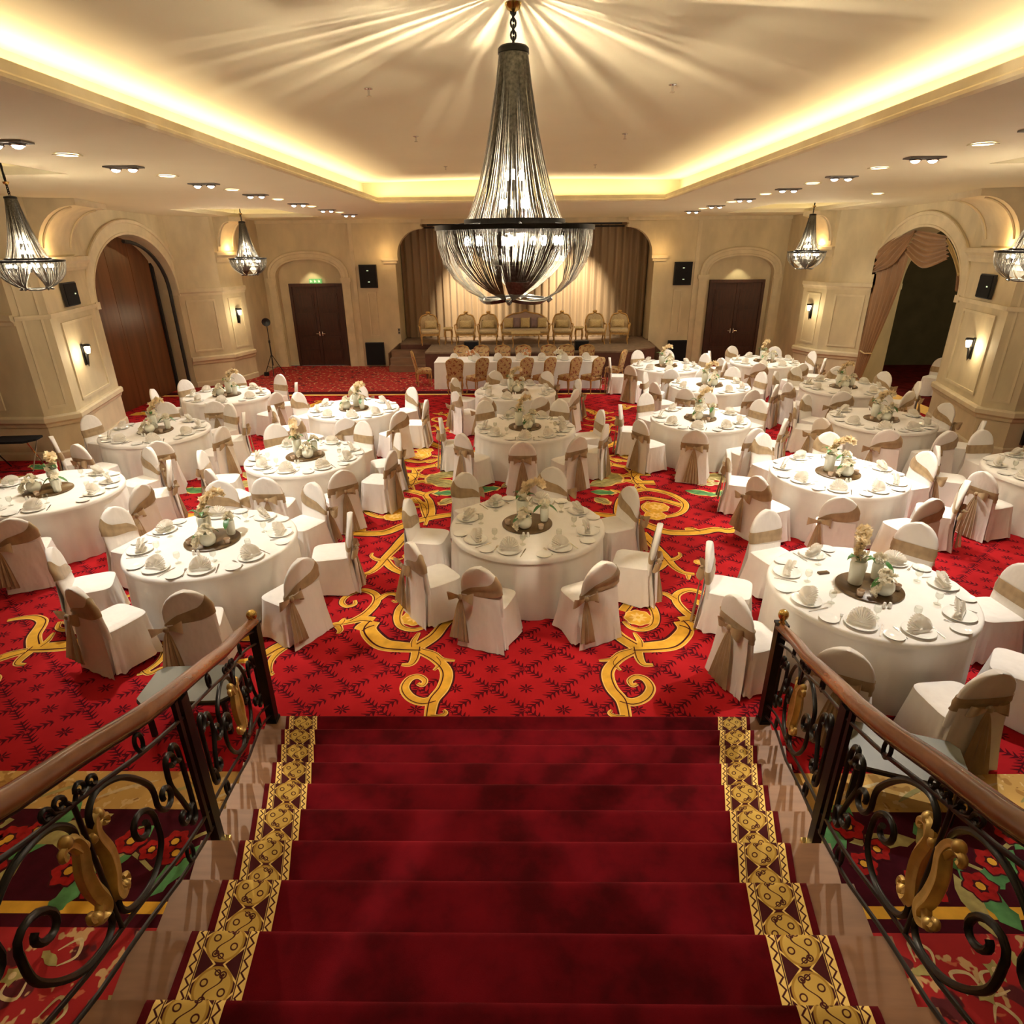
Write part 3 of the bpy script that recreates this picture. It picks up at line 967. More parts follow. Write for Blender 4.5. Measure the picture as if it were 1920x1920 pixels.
def arch_wall(name, p0, p1, a0, a1, zs, rise, depth, side, ztop=None, zbot=0.0, band=.28, jambs=True, power=2.0, nseg=28):
    """wall face p0->p1 with an arched opening from a0 to a1 (metres along), moulded archivolt, reveal of the given depth behind it"""
    dx, dy = p1[0] - p0[0], p1[1] - p0[1]
    L = math.hypot(dx, dy)
    ux, uy = dx / L, dy / L
    nx, ny = -uy * side, ux * side
    def W(s, z, d=0.0): return (p0[0] + ux * s + nx * d, p0[1] + uy * s + ny * d, z)
    def zt(s): return ztop if ztop else top_z(p0[1] + uy * s) + .02
    c, h = (a0 + a1) / 2, (a1 - a0) / 2
    def arc(k, grow=0.0):
        t = PI - PI * k / nseg
        cs, sn = math.cos(t), math.sin(t)
        e = 2 / power
        return c + (h + grow) * math.copysign(abs(cs) ** e, cs), zs + (rise + grow) * abs(sn) ** e
    m = MB()
    lo = [arc(k) for k in range(nseg + 1)]
    for d in (0, -depth):
        m.grid([[W(s, z, d) for s, z in lo], [W(s, max(zt(s), z + .02), d) for s, z in lo]])
        for sa, sb in ((0, a0), (a1, L)):
            if sb - sa > 1e-4:
                m.raw([W(sa, zbot, d), W(sb, zbot, d), W(sb, zt(sb), d), W(sa, zt(sa), d)], [(0, 1, 2, 3)])
    path = [(a0, zbot)] + lo + [(a1, zbot)]
    m.grid([[W(s, z, 0) for s, z in path], [W(s, z, -depth) for s, z in path]])
    for s_ in (0, L):
        m.raw([W(s_, zbot, 0), W(s_, zt(s_), 0), W(s_, zt(s_), -depth), W(s_, zbot, -depth)], [(0, 1, 2, 3)])
    o = tag(m.build(name, M['stone'], smooth=35), kind='structure')
    if band:
        m = MB()
        rows = []
        for g, d in ((0, -.005), (0, .03), (.05, .045), (.06, .03), (band - .09, .03), (band - .08, .055), (band - .02, .065), (band, .05), (band, -.005)):
            rows.append([W(*arc(k, g), d) for k in range(nseg + 1)])
        m.grid(rows)
        TRIM_N[0] += 1
        tag(m.build('trim_%d' % TRIM_N[0], M['stone_trim'], smooth=25), kind='structure')
    return W, arc

# left and right side walls (the right one mirrors the left)
LP = [(-13.4, 11.48), (-9.1, 11.50), (-8.74, 11.90), (-9.33, 14.25)]
LJ = [(-9.53, 18.18), (-8.62, 18.86), (-8.34, 19.75), (-8.34, BACKY + .1)]
for s, nm in ((1, 'left'), (-1, 'right')):
    fp = (lambda p: p) if s > 0 else mirror_pts
    A, J = fp(LP), fp(LJ)
    side = -s                                   # travelling away from the camera along the left wall the room is on the right
    wall_run('wall_%s_pier' % nm, A, side)
    wall_run('wall_%s_far_pier' % nm, J, side)
    # arch wall between the piers
    p0, p1 = A[-1], J[0]
    L = math.dist(p0, p1)
    W, arc = arch_wall('wall_%s_arch' % nm, p0, p1, .02, L - .02, 2.70, 1.40, .75, side, band=.34)
    tr = TRIM_N[0]
    moulding(A, side, PLINTH); moulding(A, side, PLINTH_LOW)
    moulding(J[:3], side, PLINTH); moulding(J[:3], side, PLINTH_LOW)
    moulding(A[1:], side, CAPITAL)
    moulding(A[:2], side, [(a, b) for a, b in IMPOST])
    moulding(A[1:], side, [(-.02, 2.62), (.035, 2.62), (.045, 2.66), (.045, 2.70), (-.02, 2.70)])
    moulding(J[:3], side, IMPOST)
    moulding(J[1:3], side, [(a * .8, b) for a, b in CAPITAL])
    def along(a, b, t): return (a[0] + (b[0] - a[0]) * t, a[1] + (b[1] - a[1]) * t)
    frame(along(A[2], A[3], .16), along(A[2], A[3], .80), 1.0, 2.50, .025, side)
    frame(along(A[0], A[1], .52), along(A[0], A[1], .84), 1.0, 2.30, .03, side, .08)
    frame(along(A[0], A[1], .10), along(A[0], A[1], .42), 1.0, 2.30, .03, side, .08)
    frame(along(J[0], J[1], .12), along(J[0], J[1], .80), 1.0, 2.42, .025, side)
    frame(along(J[1], J[2], .2), along(J[1], J[2], .8), 1.0, 2.42, .02, side)
    frame(along(A[1], A[2], .2), along(A[1], A[2], .8), 1.0, 3.3, .015, side, .04)
    # impost block at the far end of the arch, on the reveal
    for (px, py) in (p0, p1):
        m = MB()
        yy = py - .1 if (px, py) == p0 else py - .04
        x0, x1 = sorted((px - s * .78, px + s * .06))
        m.box(x0, x1, yy, yy + .14, 2.57, 2.72)
        TRIM_N[0] += 1
        tag(m.build('trim_%d' % TRIM_N[0], M['stone_trim'], smooth=0), kind='structure')
    # concave bracket above each pier capital, sweeping out to the ceiling
    for (a, b, t0, t1, out_) in ((A[2], A[3], .12, .78, .75), (J[1], J[2], .15, .85, .5)):
        pa, pb = along(a, b, t0), along(a, b, t1)
        dx, dy = pb[0] - pa[0], pb[1] - pa[1]
        l = math.hypot(dx, dy)
        nx, ny = -dy / l * side, dx / l * side
        zt = ceil_z(pa[1])
        m = MB()
        prof = [(-.02, 3.66)] + [(.03 + out_ * (1 - math.cos(t * PI / 2)), 3.70 + (zt - .12 - 3.70) * math.sin(t * PI / 2)) for t in [k / 10 for k in range(11)]] + [(out_ + .07, zt - .12), (out_ + .07, zt), (-.02, zt)]
        rows = [[(p[0] + nx * d, p[1] + ny * d, z) for d, z in prof] for p in (pa, pb)]
        m.grid(rows, False, True)
        n = len(prof)
        m.raw(rows[0], [tuple(range(n))]); m.raw(rows[1], [tuple(reversed(range(n)))])
        TRIM_N[0] += 1
        tag(m.build('trim_%d' % TRIM_N[0], M['stone_trim'], smooth=30), kind='structure')
        # inset panel on the two cheeks of the bracket would be seen edge-on only: a bead along its hollow instead
        m = MB()
        for f in (.12, .88):
            p = along(pa, pb, f)
            m.tube([(p[0] + nx * (d + .012), p[1] + ny * (d + .012), z - .01) for d, z in prof[2:11]], .022, 6)
        TRIM_N[0] += 1
        tag(m.build('trim_%d' % TRIM_N[0], M['stone_trim'], smooth=40), kind='structure')

# back wall: two door niches and the stage opening
BX0, BX1 = -8.4, 8.5
SX0, SX1 = -4.02, 4.26                                        # stage opening
def back_bay(nm, x0, x1, nx0, nx1):
    return arch_wall('wall_back_' + nm, (x0, BACKY), (x1, BACKY), nx0 - x0, nx1 - x0, 2.84, .56, .30, -1, band=.26, power=2.3)
back_bay('left', BX0, SX0, -7.95, -5.82)
back_bay('right', SX1, BX1, 6.02, 8.12)
m = MB()
zc = ceil_z(BACKY) + .02
m.box(SX0, SX1, BACKY, BACKY + .3, 4.40, zc)
for sx, cx in ((1, SX0), (-1, SX1)):                          # rounded upper corners of the stage opening
    poly = [(cx, 3.42), (cx + sx * .08, 3.42)] + [(cx + sx * (.08 + .80 * (1 - math.cos(t))), 3.46 + .80 * math.sin(t)) for t in [PI / 2 * k / 12 for k in range(1, 13)]] + \
           [(cx + sx * .92, 4.30), (cx + sx * .86, 4.36), (cx + sx * .92, 4.42), (cx, 4.42)]
    if sx < 0: poly = poly[::-1]
    m.prism(poly, 'y', BACKY - .02, BACKY + .3)
tag(m.build('wall_back_lintel', M['stone'], smooth=0), kind='structure')
for sx, cx, ex in ((1, SX0, SX0 - 1.15), (-1, SX1, SX1 + 1.15)):
    pts = [(cx, BACKY + .28), (cx, BACKY), (ex, BACKY)]
    moulding(pts, -sx if sx > 0 else 1, [(-.02, 3.24), (.03, 3.24), (.04, 3.32), (.10, 3.36), (.10, 3.44), (-.02, 3.44)]) if False else None
    m = MB()
    x0, x1 = sorted((cx + sx * .10, cx - sx * .42))
    m.box(x0, x1, BACKY - .09, BACKY + .3, 3.34, 3.43)
    m.box(x0 + .04 * (1), x1 - .04, BACKY - .05, BACKY + .3, 3.26, 3.34)
    TRIM_N[0] += 1
    tag(m.build('trim_%d' % TRIM_N[0], M['stone_trim'], smooth=0), kind='structure')
    p0, p1 = sorted((cx - sx * .10, cx - sx * 1.12))
    frame((cx - sx * .50, BACKY), (cx - sx * .78, BACKY), .95, 2.42, .02, -1 if sx < 0 else 1, .045) if False else None
    fa, fb = sorted((cx - sx * .70, cx - sx * 1.00))
    frame((fa, BACKY), (fb, BACKY), 1.0, 2.40, .02, -1, .05)
    fa, fb = sorted((cx - sx * 1.30, cx - sx * 1.42))
    m = MB(); m.box(fa, fb, BACKY - .03, BACKY, 0, zc - .02)
    TRIM_N[0] += 1
    tag(m.build('trim_%d' % TRIM_N[0], M['stone_trim'], smooth=0), kind='structure')
m = MB()
m.box(BX0, SX0 + .9, BACKY - .06, BACKY, zc - .12, zc - .02)
m.box(SX1 - .9, BX1, BACKY - .06, BACKY, zc - .12, zc - .02)
TRIM_N[0] += 1
tag(m.build('trim_%d' % TRIM_N[0], M['stone_trim'], smooth=0), kind='structure')
for x0, x1 in ((-8.25, -7.93), (-5.84, -5.50), (5.70, 6.04), (8.10, 8.36)):        # impost ledges at the niches
    m = MB()
    m.box(x0, x1, BACKY - .08, BACKY + .02, 2.72, 2.84)
    m.box(x0 + .03, x1 - .03, BACKY - .05, BACKY + .02, 2.66, 2.72)
    m.box(x0 + .05, x1 - .05, BACKY - .03, BACKY + .02, 0, 2.66)
    TRIM_N[0] += 1
    tag(m.build('trim_%d' % TRIM_N[0], M['stone_trim'], smooth=0), kind='structure')
m = MB()
for x0, x1 in ((-8.0, -5.8), (5.98, 8.16)):                    # back of the niches
    m.box(x0, x1, BACKY + .24, BACKY + .32, 0, 3.5)
tag(m.build('wall_niche', M['stone'], smooth=0), kind='structure')

# double doors, dark panelled wood
def panel_door(name, x0, x1, h):
    t = thing(name, None, None, ((x0 + x1) / 2, BACKY + .18, 0))
    t['kind'] = 'structure'
    W_ = x1 - x0
    m = MB()
    fw = .09
    m.box(-W_ / 2, -W_ / 2 + fw, -.06, .06, 0, h); m.box(W_ / 2 - fw, W_ / 2, -.06, .06, 0, h); m.box(-W_ / 2 + fw, W_ / 2 - fw, -.06, .06, h - fw, h)
    m.build('door_frame', M['wood_dark'], t, smooth=0)
    for s in (-1, 1):
        xa, xb = sorted((s * .006, s * (W_ / 2 - fw - .004)))
        m = MB()
        m.box(xa, xb, -.02, .03, .01, h - fw - .005)
        st = .11
        for za, zb in ((.18, .55), (.66, 1.0), (1.12, 1.75), (1.87, h - .3)):
            m.box(xa + st, xb - st, -.045, -.02, za, zb)
            m.box(xa + st + .05, xb - st - .05, -.06, -.045, za + .05, zb - .05)
        leaf = m.build('door_leaf', M['wood_dark'], t, smooth=0)
        m = MB()
        m.box(s * .05 - .015, s * .05 + .015, -.05, -.02, 1.0, 1.14)
        m.tube([(s * .05, -.05, 1.07), (s * .05, -.09, 1.07), (s * .15, -.09, 1.07)], .010, 6)
        m.build('door_handle', M['chrome'], leaf, smooth=40)
    return t
panel_door('door_1', -7.62, -5.86, 2.66)
panel_door('door_2', 6.16, 7.94, 2.67)

# stage: platform, side steps, curtain recess
SZ = .80
SYF = 19.25
m = MB()
m.prism([(SX0 + 1.1, SYF), (SX1 - 1.1, SYF), (SX1 - .02, SYF + .9), (SX1 - .02, 22.7), (SX0 + .02, 22.7), (SX0 + .02, SYF + 1.9), (SX0 + 1.1, SYF + 1.9)], 'z', 0, SZ - .05)
stage = tag(m.build('floor_stage_riser', M['stage_riser'], smooth=0), kind='structure')
m = MB()
m.prism([(SX0 + 1.1, SYF - .02), (SX1 - 1.1, SYF - .02), (SX1 - .02, SYF + .88), (SX1 - .02, 22.7), (SX0 + .02, 22.7), (SX0 + .02, SYF + 1.9), (SX0 + 1.1, SYF + 1.9)], 'z', SZ - .05, SZ)
m.build('stage_deck', M['stage_carpet'], stage, smooth=0)
for k in range(3):
    m = MB()
    m.box(SX0 - .25, SX0 + 1.09, SYF + 1.05 + k * .28, SYF + 1.9, k * .2, (k + 1) * .2)
    m.build('step', M['stage_wood'], stage, smooth=0)
m = MB()                                                       # skirting boards running down beside the steps
for sx, cx in ((1, SX0), (-1, SX1)):
    a, b = (cx - sx * .36, BACKY - .42), (cx, BACKY + .2)
    m.raw([(a[0], a[1] - .1, 0), (b[0] + sx * .03, b[1] - .1, 0), (b[0] + sx * .03, b[1] - .1, .84), (a[0], a[1] - .1, .50),
           (a[0] - sx * .03, a[1] - .06, 0), (b[0], b[1], 0), (b[0], b[1], .84), (a[0] - sx * .03, a[1] - .06, .50)],
          [(0, 1, 2, 3), (7, 6, 5, 4), (3, 2, 6, 7), (0, 3, 7, 4)])
tag(m.build('baseboard_stage', M['stage_wood'], smooth=0), kind='structure')
m = MB()
m.box(SX0 - .3, SX0, BACKY + .3, 22.9, 0, 4.6); m.box(SX1, SX1 + .3, BACKY + .3, 22.9, 0, 4.6)
m.box(SX0 - .3, SX1 + .3, 22.8, 23.0, 0, 4.6); m.box(SX0 - .3, SX1 + .3, BACKY + .28, 23.0, 4.55, 4.7)
m.box(SX0 - .6, SX0 - .012, BACKY + .02, BACKY + .295, 0, 4.0); m.box(SX1 + .012, SX1 + .6, BACKY + .02, BACKY + .295, 0, 4.0)
tag(m.build('wall_stage_recess', M['stone'], smooth=0), kind='structure')

def folded_sheet(x0, x1, y, z0, z1, nf, amp, seed, nz=6):
    r_ = random.Random(seed)
    n = nf * 8
    ph = [r_.uniform(-.5, .5) for _ in range(nf + 2)]
    am = [r_.uniform(.6, 1.3) for _ in range(nf + 2)]
    rows = []
    for j in range(nz):
        t = j / (nz - 1)
        row = []
        for i in range(n + 1):
            f = i / 8
            k = int(f)
            u = f - k
            a = am[k] * (1 - u) + am[k + 1] * u
            row.append((x0 + (x1 - x0) * i / n + .02 * math.sin(2 * PI * f + ph[k]), y + amp * a * math.sin(2 * PI * f) + .012 * math.sin(3 * f + t * 2), z0 + (z1 - z0) * t))
        rows.append(row)
    return rows
m = MB()
m.grid(folded_sheet(SX0 + .03, SX1 - .03, 22.45, SZ + .01, 4.5, 34, .055, 3))
tag(m.build('stage_curtain', M['curtain'], smooth=180), 'tall brown pleated curtain across the back of the stage', 'curtain')
m = MB()                                                       # lighting bar under the stage lintel
m.tube([(SX0 + .9, 22.1, 4.30), (SX1 - .9, 22.1, 4.30)], .025, 6)
m.box(SX0 + 1.0, SX1 - 1.0, 22.0, 22.2, 4.36, 4.5)
tag(m.build('lighting_bar', M['black'], smooth=30), 'black lighting bar above the stage curtain', 'bar')

# hall end behind the camera and outer side walls, closing the room
m = MB()
m.box(FX0 - .1, FX1 + .1, FY0 - .3, FY0, 0, 5.1)
tag(m.build('wall_front', M['stone'], smooth=0), kind='structure')
m = MB()
m.box(FX0 - .3, FX0, FY0, 11.9, 0, 5.0)
tag(m.build('wall_left_bay', M['stone'], smooth=0), kind='structure')
m = MB()
m.box(FX1, FX1 + .3, FY0, 11.9, 0, 5.0)
tag(m.build('wall_right_bay', M['stone'], smooth=0), kind='structure')

# left arch: folding wooden partition closing it
t = thing('wooden_partition', 'tall brown wooden folding partition closing the arch opposite the draped one', 'partition', (-10.0, 16.2, 0))
x = 0
ys = [-2.1, -1.15, -.2, .75, 1.62]
for k in range(4):
    m = MB()
    m.box(-.03, .03, ys[k] + .006, ys[k + 1] - .006, .0, 4.25)
    m.build('panel', M['wood_panel'], t, smooth=0)
m = MB()
m.box(-.07, .07, 1.66, 1.74, 0, 4.2)
m.build('edge_post', M['black'], t, smooth=0)
m = MB()
m.box(-10.9, -10.2, 13.6, 14.2, 0, 4.6); m.box(-10.9, -9.9, 18.15, 18.4, 0, 4.6); m.box(-11.1, -10.9, 13.6, 18.4, 0, 4.6)
tag(m.build('wall_left_arch_back', M['stone'], smooth=0), kind='structure')
t = thing('arch_edge_strip', 'narrow black strip curving up the far side of the wooden partition arch', 'trim strip', (-9.62, 18.0, 0))
p0, p1 = LP[-1], LJ[0]
L = math.dist(p0, p1)
m = MB()
rows = []
for k in range(19):
    f = k / 18
    if f < .45: s_, z_ = L - .17, 2.7 * f / .45
    else:
        a_ = (f - .45) / .55 * PI * .5
        s_, z_ = L / 2 + (L / 2 - .17) * math.cos(a_), 2.7 + 1.25 * math.sin(a_)
    px, py = p0[0] + (p1[0] - p0[0]) * s_ / L - .14, p0[1] + (p1[1] - p0[1]) * s_ / L
    rows.append((px + 9.62, py - 18.0, max(.01, z_)))
m.tube(rows, .045, 6)
m.build('strip', M['black'], t, smooth=50)
m = MB(); m.box(rows[0][0] - .06, rows[0][0] + .06, rows[0][1] - .06, rows[0][1] + .06, 0, .03); m.build('foot', M['black'], t, smooth=0)

# right arch: dark room beyond, with its own carpet, wall and door
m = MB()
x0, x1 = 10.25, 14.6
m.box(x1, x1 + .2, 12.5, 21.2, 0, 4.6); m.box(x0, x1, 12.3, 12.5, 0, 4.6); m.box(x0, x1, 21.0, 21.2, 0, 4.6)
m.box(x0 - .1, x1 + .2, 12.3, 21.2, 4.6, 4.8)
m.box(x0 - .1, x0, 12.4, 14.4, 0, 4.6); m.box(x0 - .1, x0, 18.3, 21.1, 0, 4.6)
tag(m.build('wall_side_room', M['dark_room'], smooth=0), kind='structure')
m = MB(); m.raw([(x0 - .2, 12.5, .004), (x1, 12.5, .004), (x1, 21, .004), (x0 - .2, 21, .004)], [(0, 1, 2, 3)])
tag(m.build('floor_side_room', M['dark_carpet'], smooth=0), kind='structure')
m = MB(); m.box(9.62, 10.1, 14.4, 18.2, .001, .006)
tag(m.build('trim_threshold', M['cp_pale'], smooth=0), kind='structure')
t = thing('door_3', None, None, (x1 - .02, 17.6, 0)); t['kind'] = 'structure'
m = MB(); m.box(-.04, .0, -.55, .55, 0, 2.9); m.build('door_leaf', M['black'], t, smooth=0)

# ================================================================== the things
# ---- banquet chair under a white cover (faces +y, its back at -y)
def w_back(z): return .222 if z < .70 else .222 * math.sqrt(max(0, 1 - ((z - .70) / .255) ** 2))
def y_back(z): return -.205 - max(0, z - .45) * .13
def back_pt(z, a, grow=0.0, wx=None):
    """a: angle round the backrest section, 0 = +x edge, pi/2 = rear"""
    w_ = (w_back(z) if wx is None else wx) + grow
    th = .034 + grow
    c, s = math.cos(a), math.sin(a)
    x = w_ * math.copysign(abs(c) ** .55, c)
    y = y_back(z) - th * math.copysign(abs(s) ** .8, s)
    return (x, y, z)

def chair_cover():
    m = MB()
    n, rows = 72, []
    for lv in range(9):
        t = lv / 8
        z = .468 * (1 - t) + .006
        row = []
        for k in range(n):
            a = 2 * PI * k / n
            c, s = math.cos(a), math.sin(a)
            hx, hy = .225 + .050 * t, .228 + .05 * t
            f = .040 * t ** 1.2 * (math.sin(9 * a + 1.1) * .5 + math.sin(14 * a) * .5) - .006 * t
            x = (hx + f) * math.copysign(abs(c) ** .38, c)
            y = (hy + f) * math.copysign(abs(s) ** .38, s) - .015
            hem = .022 * (1 + math.sin(7 * a + .6)) * t ** 3
            row.append((x, y, z + hem))
        rows.append(row)
    m.grid(list(reversed(rows)), False, True)
    top = rows[0]
    inner = [[(x * q, (y + .015) * q - .015, .474 + dz) for x, y, z in top] for q, dz in ((.94, .010), (.6, .016), (.25, .017))]
    m.grid([top] + inner, False, True)
    o = len(m.v)
    m.raw(inner[-1], [tuple(range(n))])
    zs = [.40, .50, .60, .68, .76, .83, .88, .92, .942, .9545]
    rows = [[back_pt(z, 2 * PI * k / 28) for k in range(28)] for z in zs]
    m.grid(rows, False, True)
    m.raw(rows[-1], [tuple(range(28))])
    # back of the skirt falling from the backrest
    rows = []
    for z, hw, yy in ((.62, .20, -.262), (.45, .215, -.264), (.25, .235, -.275), (.01, .265, -.300)):
        rows.append([(hw * (2 * k / 12 - 1), yy - .012 * (1 - (2 * k / 12 - 1) ** 2) - .010 * math.sin(k * 1.7) * (.62 - z), z) for k in range(13)])
    m.grid(rows)
    return m

def ribbon3(path, widths, up, m, thick=0, nseg=2):
    """cloth strip along a 3-d path, its width along 'up' vectors"""
    rows = []
    for (p, w_, u) in zip(path, widths, up):
        p, u = Vector(p), Vector(u).normalized()
        rows.append([tuple(p + u * w_ * (k / nseg - .5)) for k in range(nseg + 1)])
    m.grid(rows)

def sash_parts(side):
    band = MB()
    n, rows = 32, []
    for j in range(6):
        f = j / 5
        row = []
        for k in range(n):
            a = 2 * PI * k / n
            x0 = math.cos(a) * .22
            t = .5 + .5 * (x0 / .22)
            if side:
                lo, hi = .555 + .12 * t, .61 + .27 * t
            else:
                lo, hi = .575, .715
            z = lo + (hi - lo) * f
            p = back_pt(z, a, .008 + .004 * math.sin(f * 22 + a * 2))
            row.append(p)
        rows.append(row)
    band.grid(rows, False, True)
    bow, tails = MB(), MB()
    if side: bx, by, bz = -.205, -.285, .60
    else: bx, by, bz = 0, y_back(.64) - .065, .64
    for s in (-1, 1):
        L_ = .150 if side else .155
        path, wd, up = [], [], []
        for k in range(13):
            t = k / 12
            ang = t * 2 * PI
            r = L_ * math.sin(ang / 2)
            path.append((bx + s * (r * (.96 + .04 * math.cos(ang))), by - .012 - .040 * math.sin(ang) * (1 if t < .5 else 1), bz + .022 * math.sin(ang) - .25 * r * (.2 if s > 0 else .5)))
            wd.append(.040 + .085 * math.sin(ang / 2) ** 2)
            up.append((0, .25 * s, 1))
        ribbon3(path, wd, up, bow)
    bow.sphere((bx, by - .02, bz), .03, 6, 8, (1, .8, 1.05))
    if side:
        specs = ((-.03, -.045, .15, .15), (.035, -.015, .10, .13))
    else:
        specs = ((-.055, 0, .05, .16), (.055, 0, .035, .16))
    for dx, dy, zend, wend in specs:
        rows = []
        for j in range(8):
            t = j / 7
            z = bz - .02 + (zend - bz + .02) * t
            yy = by - .010 - (.045 * t if not side else .025 * t) + dy * t
            cx_ = bx + dx * t ** .6
            hw = (.022 + (wend - .022) * t ** .8) * .5
            rows.append([(cx_ + hw * (2 * k / 6 - 1) * (1 if True else 0), yy - .014 * math.cos(k * PI) * t - .004 * k % .003, z - (.02 if j == 7 and k % 2 else 0)) for k in range(7)])
        tails.grid(rows)
    return band, bow, tails

cover_mesh = chair_cover()
def make_chair(side):
    t = thing('banquet_chair', 'x', 'chair', group=None)
    if side:
        c = cover_mesh.build('cover', M['white_cloth'], t, smooth=50)
        CH_COVER.append(c.data)
    else:
        c = bpy.data.objects.new('cover', CH_COVER[0]); COL.objects.link(c); c.parent = t
    band, bow, tails = sash_parts(side)
    band.build('sash_band', M['sash'], t, smooth=60)
    bow.build('bow', M['sash'], t, smooth=60)
    tails.build('sash_tail', M['sash'], t, smooth=60)
    return t
CH_COVER = []
chair_side = Proto(make_chair(True))
chair_mid = Proto(make_chair(False))

CHAIRS = {
 'A': ('s', [252, 299, 343, 28, 76, 124, 168, 216]),
 'B': ('m', [268, 304, 339, 18, 62, 113, 182, 225]),
 'C': ('s', [159, 215, 255, 290, 330, 13, 60, 110]),
 'D': ('m', [156, 198, 236, 274, 318, 3, 45, 108]),
 'E': ('s', [160, 202, 246, 286, 327, 12, 60, 110]),
 'F': ('s', [205, 246, 288, 326, 14, 70, 113, 160]),
 'G': ('m', [267, 307, 346, 23, 70, 127, 192, 230]),
 'H': ('m', [168, 213, 252, 292, 328, 26, 75, 122]),
 'I': ('s', [157, 204, 246, 285, 325, 16, 65, 126]),
 'J': ('m', [165, 220, 253, 296, 342, 20, 65, 110]),
 'K': ('m', [190, 240, 286, 333, 13, 60, 105, 150]),
 'L': ('s', [155, 200, 240, 280, 318, 356, 47, 100]),
 'M': ('s', [205, 248, 292, 348, 28, 68, 160]),
 'N': ('m', [157, 203, 245, 290, 328, 18, 72]),
 'O': ('m', [173, 222, 262, 302, 346, 32, 77, 122]),
 'P': ('s', [162, 205, 245, 285, 330, 15, 60, 108]),
 'Q': ('s', [150, 196, 247, 298, 345, 30, 70, 110]),
 'R': ('m', [98, 155, 200, 245, 290, 335, 20, 60]),
}
TNAME = {
 'A': 'centre table nearest the stairs', 'B': 'second centre table from stairs', 'C': 'third centre table from stairs',
 'D': 'table by drape-side newel post', 'E': 'table by partition-side newel post',
 'F': 'second table behind drape-side newel', 'G': 'second table behind partition-side newel',
 'H': 'third drape-side inner table', 'N': 'fourth drape-side inner table', 'O': 'table by drape-side stage speaker',
 'L': 'third partition-side inner table', 'K': 'table before the wooden partition', 'J': 'table before near partition-side pier',
 'M': 'table by the luggage stand', 'I': 'table before near drape-side pier', 'Q': 'table before the draped arch',
 'P': 'table before the drape-side door', 'R': 'table under near drape-side chandelier',
}
DIRS = ['drape-wall', 'stage-and-drape', 'stage', 'stage-and-partition', 'partition-wall', 'stairs-and-partition', 'stairs', 'stairs-and-drape']
PLACE = {}
rng = random.Random(11)
SEATS = {}
SPOTS = []                                                    # [table, angle, x, y]
for key, (kind, angs) in CHAIRS.items():
    tx, ty = TABLES[key]
    SEATS[key] = angs
    for a in angs:
        rad = 1.235 + rng.uniform(0, .04)
        SPOTS.append([key, a, tx + rad * math.cos(R(a)), ty + rad * math.sin(R(a))])
KEEP_OUT = [(2.80, 3.50, .70), (-2.83, 4.28, .70), (2.72, 18.35, .78), (-2.86, 18.32, .72)] + [(x, 17.2, .60) for x in (-2.0, -1.3, -.7, -.1, .5, 1.2, 1.85)]
for it in range(400):
    for i, p in enumerate(SPOTS):
        for q_ in SPOTS[:i]:
            dx, dy = p[2] - q_[2], p[3] - q_[3]
            d = math.hypot(dx, dy)
            need = .63 if p[0] == q_[0] else .80
            if d < need:
                k = (need - d) / 2 / max(d, 1e-6)
                p[2] += dx * k; p[3] += dy * k; q_[2] -= dx * k; q_[3] -= dy * k
        for ox, oy, need in [(x, y, 1.235) for x, y in TABLES.values()] + KEEP_OUT:
            dx, dy = p[2] - ox, p[3] - oy
            d = math.hypot(dx, dy)
            if d < need:
                p[2] += dx * (need - d) / d; p[3] += dy * (need - d) / d
for key, a, px, py in SPOTS:
    kind, angs = CHAIRS[key]
    tx, ty = TABLES[key]
    d = DIRS[int(((a + 22.5) % 360) // 45)]
    same = [z for z in angs if DIRS[int(((z + 22.5) % 360) // 45)] == d]
    extra = ''
    if len(same) > 1:
        extra = 'nearer ' if sorted(same, key=lambda z: ty + math.sin(R(z))).index(a) == 0 else 'farther '
    PLACE[key, a] = (extra, d)
    rz = math.atan2(py - ty, px - tx) + PI / 2 + rng.uniform(-.06, .06)
    lab = '%swhite covered chair, gold sash, %s side of %s' % (extra, d, TNAME[key])
    (chair_side if kind == 's' else chair_mid).put((px, py, 0), rz, lab, 'chairs round the ' + TNAME[key])

# ---- round tables: floor-length linen
TR, TH = .905, .755
def make_table():
    t = thing('round_table', 'x', 'table')
    m = MB()
    n, rows = 168, []
    for lv in range(9):
        f = lv / 8
        z = (TH - .03) * (1 - f) + .004
        row = []
        for k in range(n):
            a = 2 * PI * k / n
            fold = (.011 * math.sin(24 * a + .8 * math.sin(3 * a)) + .008 * math.sin(37 * a + 1)) * (f ** .7)
            r = TR - .004 + .022 * f + fold
            row.append((r * math.cos(a), r * math.sin(a), z))
        rows.append(row)
    m.grid(list(reversed(rows)), False, True)
    m.build('skirt', M['table_linen'], t, smooth=70)
    m = MB()
    m.lathe([(TR + .016, TH - .055), (TR + .014, TH - .022), (TR + .004, TH - .006), (TR - .012, TH), (TR * .6, TH + .001), (.001, TH + .001)], 96, cap=False)
    m.build('top_cloth', M['table_linen'], t, smooth=70)
    return t
tab = Proto(make_table())
for key, (tx, ty) in TABLES.items():
    nm = TNAME[key]
    tab.put((tx, ty, 0), rng.uniform(0, 6), 'round banquet table in floor-length white linen, ' + nm, 'round banquet tables')

